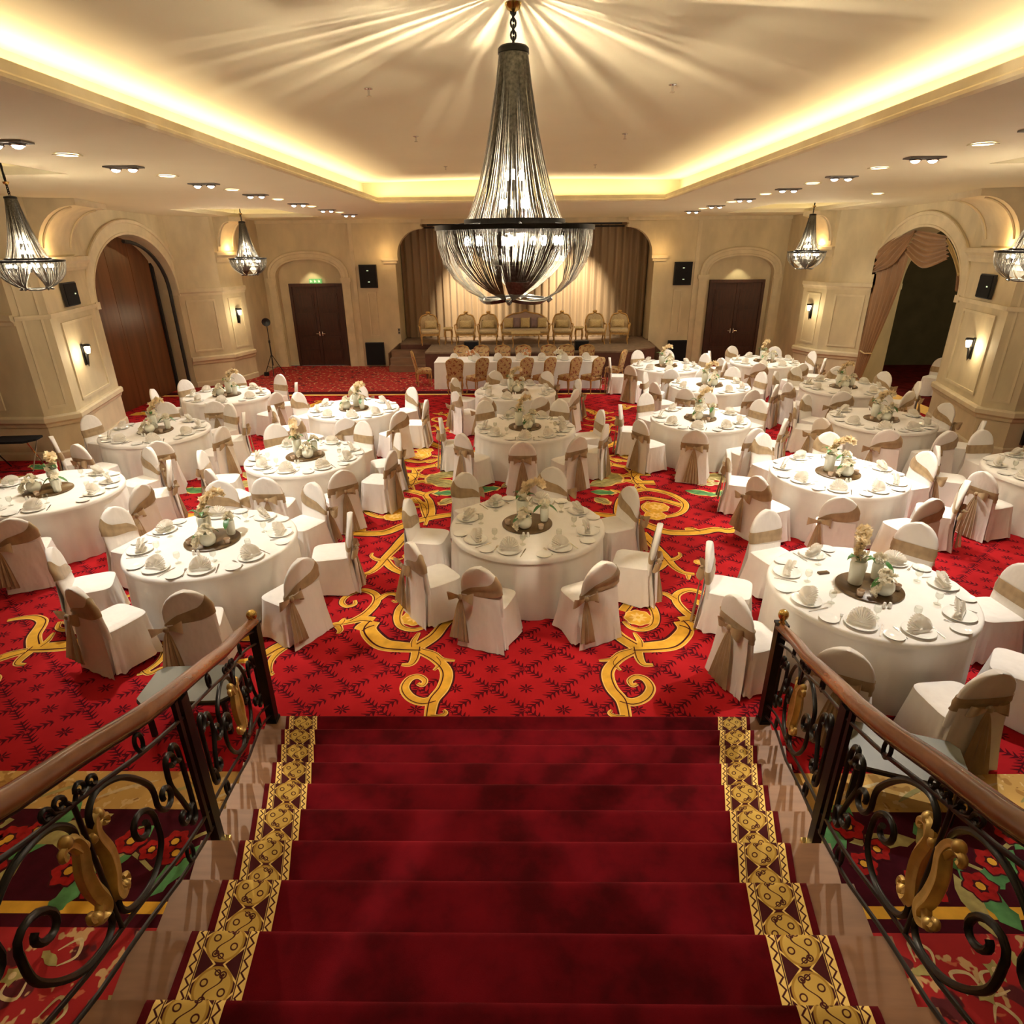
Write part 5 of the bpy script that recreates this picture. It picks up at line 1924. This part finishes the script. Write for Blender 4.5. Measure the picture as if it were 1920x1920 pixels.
for i, x in enumerate(AXS):
    rz = (.2 if i == 0 else -.12 if i == 5 else 0)
    arm.put((x, AY, SZ), rz, 'carved gilt armchair on the stage, ' + AN[i], 'gilt armchairs')
    P_PIL.put((x - math.sin(rz) * .10 * -1, AY + .17, SZ + .60), rz, 'gold pillow on the stage armchair ' + AN[i], 'armchair pillows')
sofa = throne('gilt_sofa', 1.62, 'carved gilt sofa with mauve back at the middle of the stage', 'sofa', M['mauve'], 0)
sofa.location = (.15, AY + .02, SZ)
m2 = pillow_mesh(.31, .32, .12)
for k, (dx, mat, lab) in enumerate(((-.55, 'cushion_gold', 'gold pillow at the partition end of the stage sofa'), (-.275, 'cushion_grey', 'dull purple pillow on the partition half of the stage sofa'),
                                    (.0, 'cushion_gold', 'gold pillow at the middle of the stage sofa'), (.275, 'cushion_grey', 'dull purple pillow on the drape half of the stage sofa'),
                                    (.55, 'cushion_gold', 'gold pillow at the drape end of the stage sofa'))):
    o = m2.build('sofa_pillow', M[mat], smooth=180, loc=(.15 + dx, AY + .10, SZ + .645))
    o.scale = (.72 if k % 2 else 1, 1, 1)
    tag(o, lab, 'pillow', 'sofa pillows')
def gilt_table(wd, dp, h, label):
    t = thing('gilt_table', label, 'table')
    m = MB(); m.box(-wd / 2, wd / 2, -dp / 2, dp / 2, h - .03, h); m.build('table_top', M['cushion_gold'], t, smooth=0)
    m = MB(); m.box(-wd / 2 + .04, wd / 2 - .04, -dp / 2 + .04, dp / 2 - .04, h - .09, h - .03); m.build('apron', M['gilt_wood'], t, smooth=0)
    for sx in (-1, 1):
        for sy in (-1, 1):
            m = MB(); cab_leg(m, sx * (wd / 2 - .05), sy * (dp / 2 - .05), h - .08, sx, sy, .018)
            m.build('leg', M['gilt_wood'], t, smooth=60)
    return t
o = gilt_table(.90, .45, .46, 'low gilt coffee table before the stage sofa'); o.location = (.16, 20.15, SZ)
sd = Proto(gilt_table(.30, .36, .52, 'x'))
sd.put((-2.36, 20.9, SZ), 0, 'small gilt side table between the partition-side stage armchairs', 'gilt side tables')
sd.put((1.885, 20.85, SZ), 0, 'small gilt side table between the drape-side stage armchairs', 'gilt side tables')

# ---- head table and its printed chairs
m = MB()
hx0, hx1, hy0, hy1 = -2.44, 2.27, 17.72, 18.68
t = thing('head_table', 'long rectangular head table under white cloth before the stage', 'table', (-.085, 18.2, 0))
n = 160
rows = []
def rect_pt(f, g):
    W_, D_ = (hx1 - hx0) / 2 + g, (hy1 - hy0) / 2 + g
    per = 4 * (W_ + D_)
    d = f * per
    for L_, fn in ((2 * W_, lambda q: (-W_ + q, -D_)), (2 * D_, lambda q: (W_, -D_ + q)), (2 * W_, lambda q: (W_ - q, D_)), (2 * D_, lambda q: (-W_, D_ - q))):
        if d <= L_: return fn(d)
        d -= L_
    return (-W_, -D_)
for lv in range(7):
    f = lv / 6
    rows.append([(*rect_pt(k / n, .004 + .03 * f + .010 * f * math.sin(k * 1.9) + .006 * f * math.sin(k * .7)), .735 * (1 - f) + .005) for k in range(n)])
m.grid(list(reversed(rows)), False, True)
m.build('skirt', M['table_linen'], t, smooth=70)
m = MB(); W_, D_ = (hx1 - hx0) / 2 + .008, (hy1 - hy0) / 2 + .008
m.box(-W_, W_, -D_, D_, .72, .755)
m.build('top_cloth', M['table_linen'], t, smooth=0)
def print_chair():
    t = thing('printed_chair', 'x', 'chair')
    m = MB()
    rows = []
    for k in range(13):
        f = k / 12
        z = .50 + .50 * f
        hw = (.19 + .055 * f) * (math.sqrt(max(0, 1 - max(0, (f - .72) / .285) ** 2)))
        y = -.20 - .10 * f
        rows.append([(hw * (2 * j / 8 - 1), y + .025 - .03 * math.cos((2 * j / 8 - 1) * PI / 2), z) for j in range(9)])
    m.grid(rows)
    m.grid([[(x, y - .045, z) for x, y, z in r] for r in rows])
    m.build('backrest', M['chair_print'], t, smooth=60)
    m = MB()
    pts = [(-.19, -.22, .47)] + [(rows[k][0][0], rows[k][0][1] - .022, rows[k][0][2]) for k in range(13)] + [(rows[k][-1][0], rows[k][-1][1] - .022, rows[k][-1][2]) for k in reversed(range(12))] + [(.19, -.22, .47)]
    m.tube(pts, .017, 6)
    m.build('back_frame', M['gilt_wood'], t, smooth=60)
    m = MB()
    rr = []
    for z, g in ((.40, 0), (.44, .012), (.475, .004), (.49, -.06)):
        rr.append([((.225 + g) * math.copysign(abs(math.cos(2 * PI * k / 32)) ** .4, math.cos(2 * PI * k / 32)), (.22 + g) * math.copysign(abs(math.sin(2 * PI * k / 32)) ** .4, math.sin(2 * PI * k / 32)), z) for k in range(32)])
    m.grid(rr, False, True); m.raw(rr[-1], [tuple(range(32))])
    m.build('seat', M['chair_print'], t, smooth=60)
    m = MB(); m.box(-.215, .215, -.21, .21, .36, .405); m.build('seat_rail', M['gilt_wood'], t, smooth=0)
    for sx in (-1, 1):
        for sy in (-1, 1):
            m = MB(); cab_leg(m, sx * .19, sy * .185, .37, sx, sy, .019); m.build('leg', M['gilt_wood'], t, smooth=60)
    return t
pc = Proto(print_chair())
ORD = ['first', 'second', 'third', 'fourth', 'fifth', 'sixth', 'seventh']
for i, x in enumerate([-1.828, -1.09, -.47, .133, .748, 1.446, 2.07]):
    pc.put((x - (.14 if i else 0), 17.22, 0), (.75 if i else .2) + rng.uniform(-.1, .1), 'gilt floral chair, stairs side of the head table, %s from partition end' % ORD[i], 'floral chairs at the head table')
for i, x in enumerate([-1.82, -1.2, -.54, .07, .82, 1.39, 2.0]):
    pc.put((x, 18.99 - .02, 0), PI + rng.uniform(-.1, .1), 'gilt floral chair, stage side of the head table, %s from partition end' % ORD[i], 'floral chairs at the head table')
pc.put((-2.86, 18.32, 0), -PI / 2 + .3, 'gilt floral chair at the partition end of the head table', 'floral chairs at the head table')
pc.put((2.72, 18.35, 0), PI / 2 - .5, 'gilt floral chair at the drape end of the head table', 'floral chairs at the head table')
for r_, yy, rz in ((0, 17.95, 0), (1, 18.45, PI)):
    sidew = 'stairs' if r_ == 0 else 'stage'
    for i in range(7):
        x = -1.95 + .64 * i
        P_PLATE.put((x, yy, TH + .001), rz, 'white dinner plate on the head table, %s side, %s from partition end' % (sidew, ORD[i]), 'plates on the head table')
        P_NAPKIN.put((x, yy, TH + .0095), rz, 'fan-folded napkin on the head table, %s side, %s from partition end' % (sidew, ORD[i]), 'napkins on the head table')
def flower_heap(name, mats, seed, label):
    rn = random.Random(seed)
    t = thing(name, label, 'flowers')
    m = MB(); m.lathe([(.001, 0), (.06, 0), (.075, .05), (.06, .10), (.001, .09)], 18, cap=False); m.build('bowl', M['vase_white'], t, smooth=60)
    for q, mt in enumerate(mats):
        m = MB()
        for i in range(22):
            a, r = rn.uniform(0, 6.28), rn.uniform(0, .15)
            blossom(m, (r * math.cos(a), r * math.sin(a), .13 + .15 * (1 - (r / .15) ** 2) * rn.random() + .02), .05, rn, 6, 2)
        m.build('blossoms', M[mt], t, smooth=0)
    return t
for k, (x, mats, lab) in enumerate(((-1.45, ('petal_peach', 'petal_w'), 'peach and white flower bowl on the partition half of the head table'), (.15, ('petal_peach', 'petal_w'), 'peach and white flower bowl at the middle of the head table'),
                              (1.1, ('petal_w', 'petal_w'), 'white flower bowl on the drape half of the head table'))):
    o = flower_heap('flower_bowl', mats, 20 + k, lab); o.location = (x, 18.2, TH + .002)
# black monitors standing on the stage lip
def speaker_box(w_, d_, h_, label, name='loudspeaker', cat='speaker', group=None, badges=()):
    t = thing(name, label, cat, group=group)
    m = MB(); m.box(-w_ / 2, w_ / 2, 0, d_, -h_ / 2, h_ / 2); m.build('cabinet', M['black'], t, smooth=0)
    m = MB(); m.box(-w_ / 2 + .02, w_ / 2 - .02, -.018, 0, -h_ / 2 + .02, h_ / 2 - .02); g = m.build('grille', M['black_cloth'], t, smooth=0)
    for bx, bz in badges:
        m = MB(); m.box(bx - .03, bx + .03, -.022, -.017, bz - .012, bz + .012); m.build('badge', M['pale_mark'], g, smooth=0)
    return t
for x, wn in ((-1.52, 'partition'), (1.86, 'drape')):
    o = speaker_box(.42, .28, .28, 'black floor monitor on the stage lip, %s half' % wn, 'stage_monitor', 'speaker', 'stage monitors'); o.location = (x, SYF + .16, SZ + .141)
for cx, wn in ((-4.92, 'partition'), (5.20, 'drape')):
    o = speaker_box(.56, .10, .70, 'black wall loudspeaker high beside the stage, %s side' % wn, group='wall loudspeakers', badges=((0, .17), (.02, -.17))); o.location = (cx, BACKY - .10, 2.88)
    o = speaker_box(.62, .10, .74, 'black subwoofer grille low beside the stage, %s side' % wn, 'subwoofer', group='subwoofers'); o.location = (cx + (.03 if cx > 0 else 0), BACKY - .115, .425)
for s, wn in ((1, 'partition'), (-1, 'drape')):
    A = LP if s > 0 else mirror_pts(LP)
    p = along(A[2], A[3], .44)
    dx, dy = A[3][0] - A[2][0], A[3][1] - A[2][1]
    l = math.hypot(dx, dy)
    n_ = (dy / l * s, -dx / l * s)
    o = speaker_box(.62, .05, .44, 'black square wall loudspeaker on the near %s-side pier' % wn, group='pier loudspeakers', badges=((.14, 0),))
    o.location = (p[0] + n_[0] * .075, p[1] + n_[1] * .075, 2.98)
    o.rotation_euler = (0, 0, math.atan2(n_[1], n_[0]) + PI / 2)
o = speaker_box(.55, .05, .40, 'black floor-level grille in the near drape-side wall', 'wall_grille', 'grille'); o.location = (9.72, 11.40, .44)

# ---- sconces
def sconce():
    t = thing('wall_sconce', 'x', 'wall lamp')
    m = MB()
    m.box(-.045, .045, -.02, .0, -.30, .12)
    m.tube([(0, -.01, -.12), (0, -.06, -.14), (0, -.10, -.08)], .012, 6)
    m.lathe([(.001, -.34), (.022, -.26), (.04, -.10), (.03, -.06), (.001, -.06)], 10, (0, -.05, 0), cap=False)
    m.build('bracket', M['iron'], t, smooth=40)
    m = MB(); m.lathe([(.03, -.07), (.048, .0), (.055, .06), (.05, .06), (.044, .0), (.026, -.068)], 14, (0, -.10, 0), cap=False); m.build('glass_shade', M['frost'], t, smooth=60)
    m = MB(); m.lathe([(.001, .075), (.07, .075), (.075, .09), (.06, .115), (.001, .12)], 14, (0, -.10, 0), cap=False); m.build('cap', M['iron'], t, smooth=40)
    return t
P_SC = Proto(sconce())
for s, wn in ((1, 'partition'), (-1, 'drape')):
    fp = (lambda p: p) if s > 0 else mirror_pts
    for poly, i, f, lab in ((fp(LP), 2, .42, 'near'), (fp(LJ), 1, .5, 'far')):
        p = along(poly[i], poly[i + 1], f)
        dx, dy = poly[i + 1][0] - poly[i][0], poly[i + 1][1] - poly[i][1]
        l = math.hypot(dx, dy)
        n_ = (dy / l * s, -dx / l * s)
        P_SC.put((p[0] + n_[0] * .004, p[1] + n_[1] * .004, 1.90 if lab == 'near' else 2.0), math.atan2(n_[1], n_[0]) + PI / 2, 'black wall sconce with lit glass on the %s %s-side pier' % (lab, wn), 'wall sconces')

# ---- ceiling fittings
def gimbal():
    t = thing('spotlight_pair', 'x', 'spotlight')
    m = MB()
    m.box(-.20, .20, -.085, -.075, -.012, .004); m.box(-.20, .20, .075, .085, -.012, .004); m.box(-.20, -.19, -.075, .075, -.012, .004); m.box(.19, .20, -.075, .075, -.012, .004); m.box(-.19, .19, -.075, .075, .0, .004)
    m.build('frame', M['spot_trim'], t, smooth=0)
    for s in (-1, 1):
        m = MB(); m.lathe([(.001, -.002), (.062, -.006), (.066, -.030), (.060, -.034), (.056, -.012), (.001, -.010)], 16, (s * .098, 0, 0), cap=False)
        h = m.build('reflector', M['chrome'], t, smooth=50)
        m = MB(); m.sphere((s * .098, 0, -.030), .046, 6, 12, (1, 1, .62)); m.build('lamp', M['led'], h, smooth=50)
    return t
P_G = Proto(gimbal())
def panel_light():
    t = thing('downlight', 'x', 'ceiling light')
    m = MB(); m.lathe([(.10, .0), (.135, -.008), (.135, -.012), (.098, -.012)], 24, cap=False); m.build('trim_ring', M['ceiling_paint'], t, smooth=40)
    m = MB(); m.lathe([(.001, -.006), (.10, -.006)], 24, cap=False); m.build('diffuser', M['led_warm'], t, smooth=0)
    return t
P_D = Proto(panel_light())
for s, wn in ((-1, 'partition'), (1, 'drape')):
    for i, y in enumerate(PAIR_Y):
        P_G.put((s * PAIR_X, y, ceil_z(y) - .006), 0, 'twin spotlight in the %s-side ceiling row, %s from the stairs' % (wn, ORD[i]), 'twin ceiling spotlights')
    for i, y in enumerate(FLAT_Y):
        P_D.put((s * PAIR_X, y, ceil_z(y) - .003), 0, 'round downlight in the %s-side ceiling row, %s from the stairs' % (wn, ORD[i]), 'round ceiling downlights')
P_D.put((6.77, 13.3, ceil_z(13.3) - .003), 0, 'round downlight alone near the draped arch', 'round ceiling downlights')
def sprinkler():
    m = MB(); m.lathe([(.001, 0), (.035, 0), (.035, -.006), (.010, -.012), (.010, -.05), (.022, -.055), (.022, -.058), (.001, -.058)], 12, cap=False)
    return m
P_SP = proto_mesh('ceiling_sprinkler', sprinkler(), M['chrome'], 'sprinkler', 40)
for y, nm in ((6.27, 'nearest the stairs'), (8.88, 'second from the stairs'), (12.2, 'nearest the stage')):
    for x, wn in ((-1.29, 'partition'), (1.29, 'drape')):
        q = 2 * (x - (TX0 - .34)) / (TX1 - TX0 + .68) - 1
        P_SP.put((x, y, TZ + .05 * (1 - q * q) - .004), 0, 'small ceiling sprinkler, %s, %s half' % (nm, wn), 'ceiling sprinklers')

# ---- odds and ends
t = thing('exit_sign', 'small green lit sign over the partition-side door', 'sign', (-6.73, BACKY + .19, 2.735))
m = MB(); m.box(-.20, .20, -.03, .03, -.07, .07); m.build('case', M['exit_green'], t, smooth=0)
m = MB()
for x in (-.13, .0, .13):
    m.box(x - .035, x - .018, -.034, -.03, -.04, .04); m.box(x - .018, x + .03, -.034, -.03, -.008, .008); m.box(x + .01, x + .028, -.034, -.03, -.04, .02)
m.build('pictogram', M['pale_mark'], t, smooth=0)
t = thing('lamp_stand', 'black photographic lamp on a tripod stand beside the partition-side door', 'light stand', (-8.0, 20.0, 0), .3)
t.location = (-7.92, 20.0, 0)
m = MB(); m.tube([(0, 0, .30), (0, 0, 1.05)], .020, 8); m.tube([(0, 0, 1.05), (0, 0, 1.52)], .012, 8); m.lathe([(.03, 1.0), (.03, 1.08)], 10); m.build('column', M['black'], t, smooth=40)
for k in range(3):
    a = 2 * PI * k / 3 + .5
    m = MB(); m.tube([(.02 * math.cos(a), .02 * math.sin(a), .62), (.34 * math.cos(a), .34 * math.sin(a), .01)], .011, 6); m.tube([(.0, 0, .22), (.2 * math.cos(a), .2 * math.sin(a), .26)], .007, 5)
    m.build('leg', M['black'], t, smooth=40)
m = MB(); st0 = len(m.v)
m.lathe([(.03, -.12), (.06, -.10), (.065, .02), (.13, .09), (.125, .09), (.055, .02), (.001, .0)], 18, cap=False)
m.xf(Matrix.Translation((0, 0, 1.66)) @ Matrix.Rotation(PI / 2 + .2, 4, 'X'))
m.build('lamp_head', M['black'], t, smooth=50)
m = MB(); m.box(-.30, -.16, -.12, .06, .0, .10); m.build('sandbag', M['black_cloth'], t, smooth=0)
t = thing('luggage_stand', 'black folding stand with crossed legs before the near partition-side wall', 'stand', (-9.40, 10.95, 0), .12)
m = MB(); m.prism([(-.42, -.20), (.30, -.22), (.44, -.05), (.42, .20), (-.30, .22), (-.44, .08)], 'z', .56, .60); m.build('top', M['black_cloth'], t, smooth=0)
for s in (-1, 1):
    for d in (-1, 1):
        m = MB(); m.tube([(s * .34, d * .16, .56), (s * .34 - s * .04, -d * .19, .012)], .012, 6); m.build('leg', M['chrome'] if s > 0 else M['iron'], t, smooth=40)
m = MB(); m.tube([(-.30, -.19, .03), (.30, -.19, .03)], .008, 6); m.build('foot_bar', M['iron'], t, smooth=40)
m = MB()
m.box(-.04, .04, -.012, 0, -.10, .10)
t = thing('wall_switch', 'small switch plates on the partition-side return beside the stage', 'switch', (SX0 - .05, BACKY - .001, 1.15))
m.build('plate', M['socket'], t, smooth=0)
m = MB(); m.box(-.02, .02, -.02, -.012, .02, .07); m.box(-.02, .02, -.02, -.012, -.07, -.02); m.build('rocker', M['black'], t, smooth=0)
for cx, cy, rz, wn in ((-2.83, 4.28, .06, 'partition'), (2.80, 3.50, -.35, 'drape')):
    t = thing('low_table', 'low grey-topped table with dark rim behind the %s-side balustrade' % wn, 'table', (cx, cy, 0), rz, 'low grey tables')
    def rr(w_, d_, c): return [(-w_, -d_ + c), (-w_ + c, -d_), (w_ - c, -d_), (w_, -d_ + c), (w_, d_ - c), (w_ - c, d_), (-w_ + c, d_), (-w_, d_ - c)]
    m = MB(); m.prism(rr(.38, .24, .06), 'z', .38, .40); m.build('top', M['grey_top'], t, smooth=0)
    m = MB(); m.prism(rr(.385, .245, .06), 'z', .355, .38); m.build('rim', M['black'], t, smooth=0)
    for sx in (-1, 1):
        for sy in (-1, 1):
            m = MB(); m.box(sx * .32 - .018, sx * .32 + .018, sy * .18 - .018, sy * .18 + .018, 0, .355); m.build('leg', M['black'], t, smooth=0)

# ---- drapery in the arch on the far side
DX = 9.60
t = thing('arch_drapery', 'swagged brown curtain tied back in the arch of the dark side room', 'curtain', (DX, 16.5, 0))
def zz(z): return (z - 3.846) * .965 + 3.846
def sheet(edgeA, edgeB, nf, amp, x, name, mat, sag=0.0, n2=8, par=None):
    A_ = spline([(y * .965, zz(z), 0) for y, z in edgeA], 6)
    B_ = spline([(y * .965, zz(z), 0) for y, z in edgeB], 6)
    N = 48
    def samp(P, f):
        g = f * (len(P) - 1); i = min(int(g), len(P) - 2); u = g - i
        return P[i] * (1 - u) + P[i + 1] * u
    rows = []
    for i in range(N + 1):
        f = i / N
        row = []
        for j in range(nf * n2 + 1):
            g = j / (nf * n2)
            p = samp(A_, f) * (1 - g) + samp(B_, f) * g
            d = amp * math.sin(2 * PI * nf * g)
            row.append((x - DX + d, min(p[0], 18.12) - 16.5, p[1]))
        rows.append(row)
    m = MB(); m.grid(rows)
    return m.build(name, M[mat], par or t, smooth=180)
sheet([(19.15, 3.00), (18.99, 2.3), (18.93, 1.5), (18.86, .63), (18.84, .03)], [(17.35, 3.75), (17.49, 2.72), (17.78, 1.81), (18.07, 1.04), (18.45, .03)], 7, .045, DX + .02, 'side_panel', 'drape')
sheet([(17.20, 4.05), (18.28, 3.80), (18.95, 3.40), (19.15, 2.97)], [(17.20, 4.00), (17.49, 3.57), (18.0, 3.16), (19.10, 2.93)], 5, .035, DX - .06, 'swag', 'drape')
sheet([(17.22, 4.03), (16.6, 3.98), (15.95, 3.89)], [(17.48, 3.50), (16.6, 3.17), (15.70, 3.40)], 6, .035, DX - .03, 'swag', 'drape')
sheet([(15.95, 3.89), (15.55, 3.6), (15.15, 3.15)], [(15.70, 3.60), (15.42, 3.38), (15.13, 3.05)], 2, .03, DX - .05, 'tail', 'drape_gold')
sheet([(15.62, 3.40), (15.40, 3.1), (15.30, 2.74)], [(15.25, 3.25), (15.18, 3.0), (15.10, 2.70)], 2, .03, DX + .05, 'side_panel', 'drape')
m = MB(); m.tube([(-.03, 18.02 - 16.5, .95), (-.07, 17.7 - 16.5, .93), (-.03, 17.4 - 16.5, .98)], .02, 6); m.build('tie_back', M['drape_gold'], t, smooth=60)
chair_mid.put((10.9, 16.6, .008), 2.2, 'dim covered chair standing in the dark side room behind the draped arch')
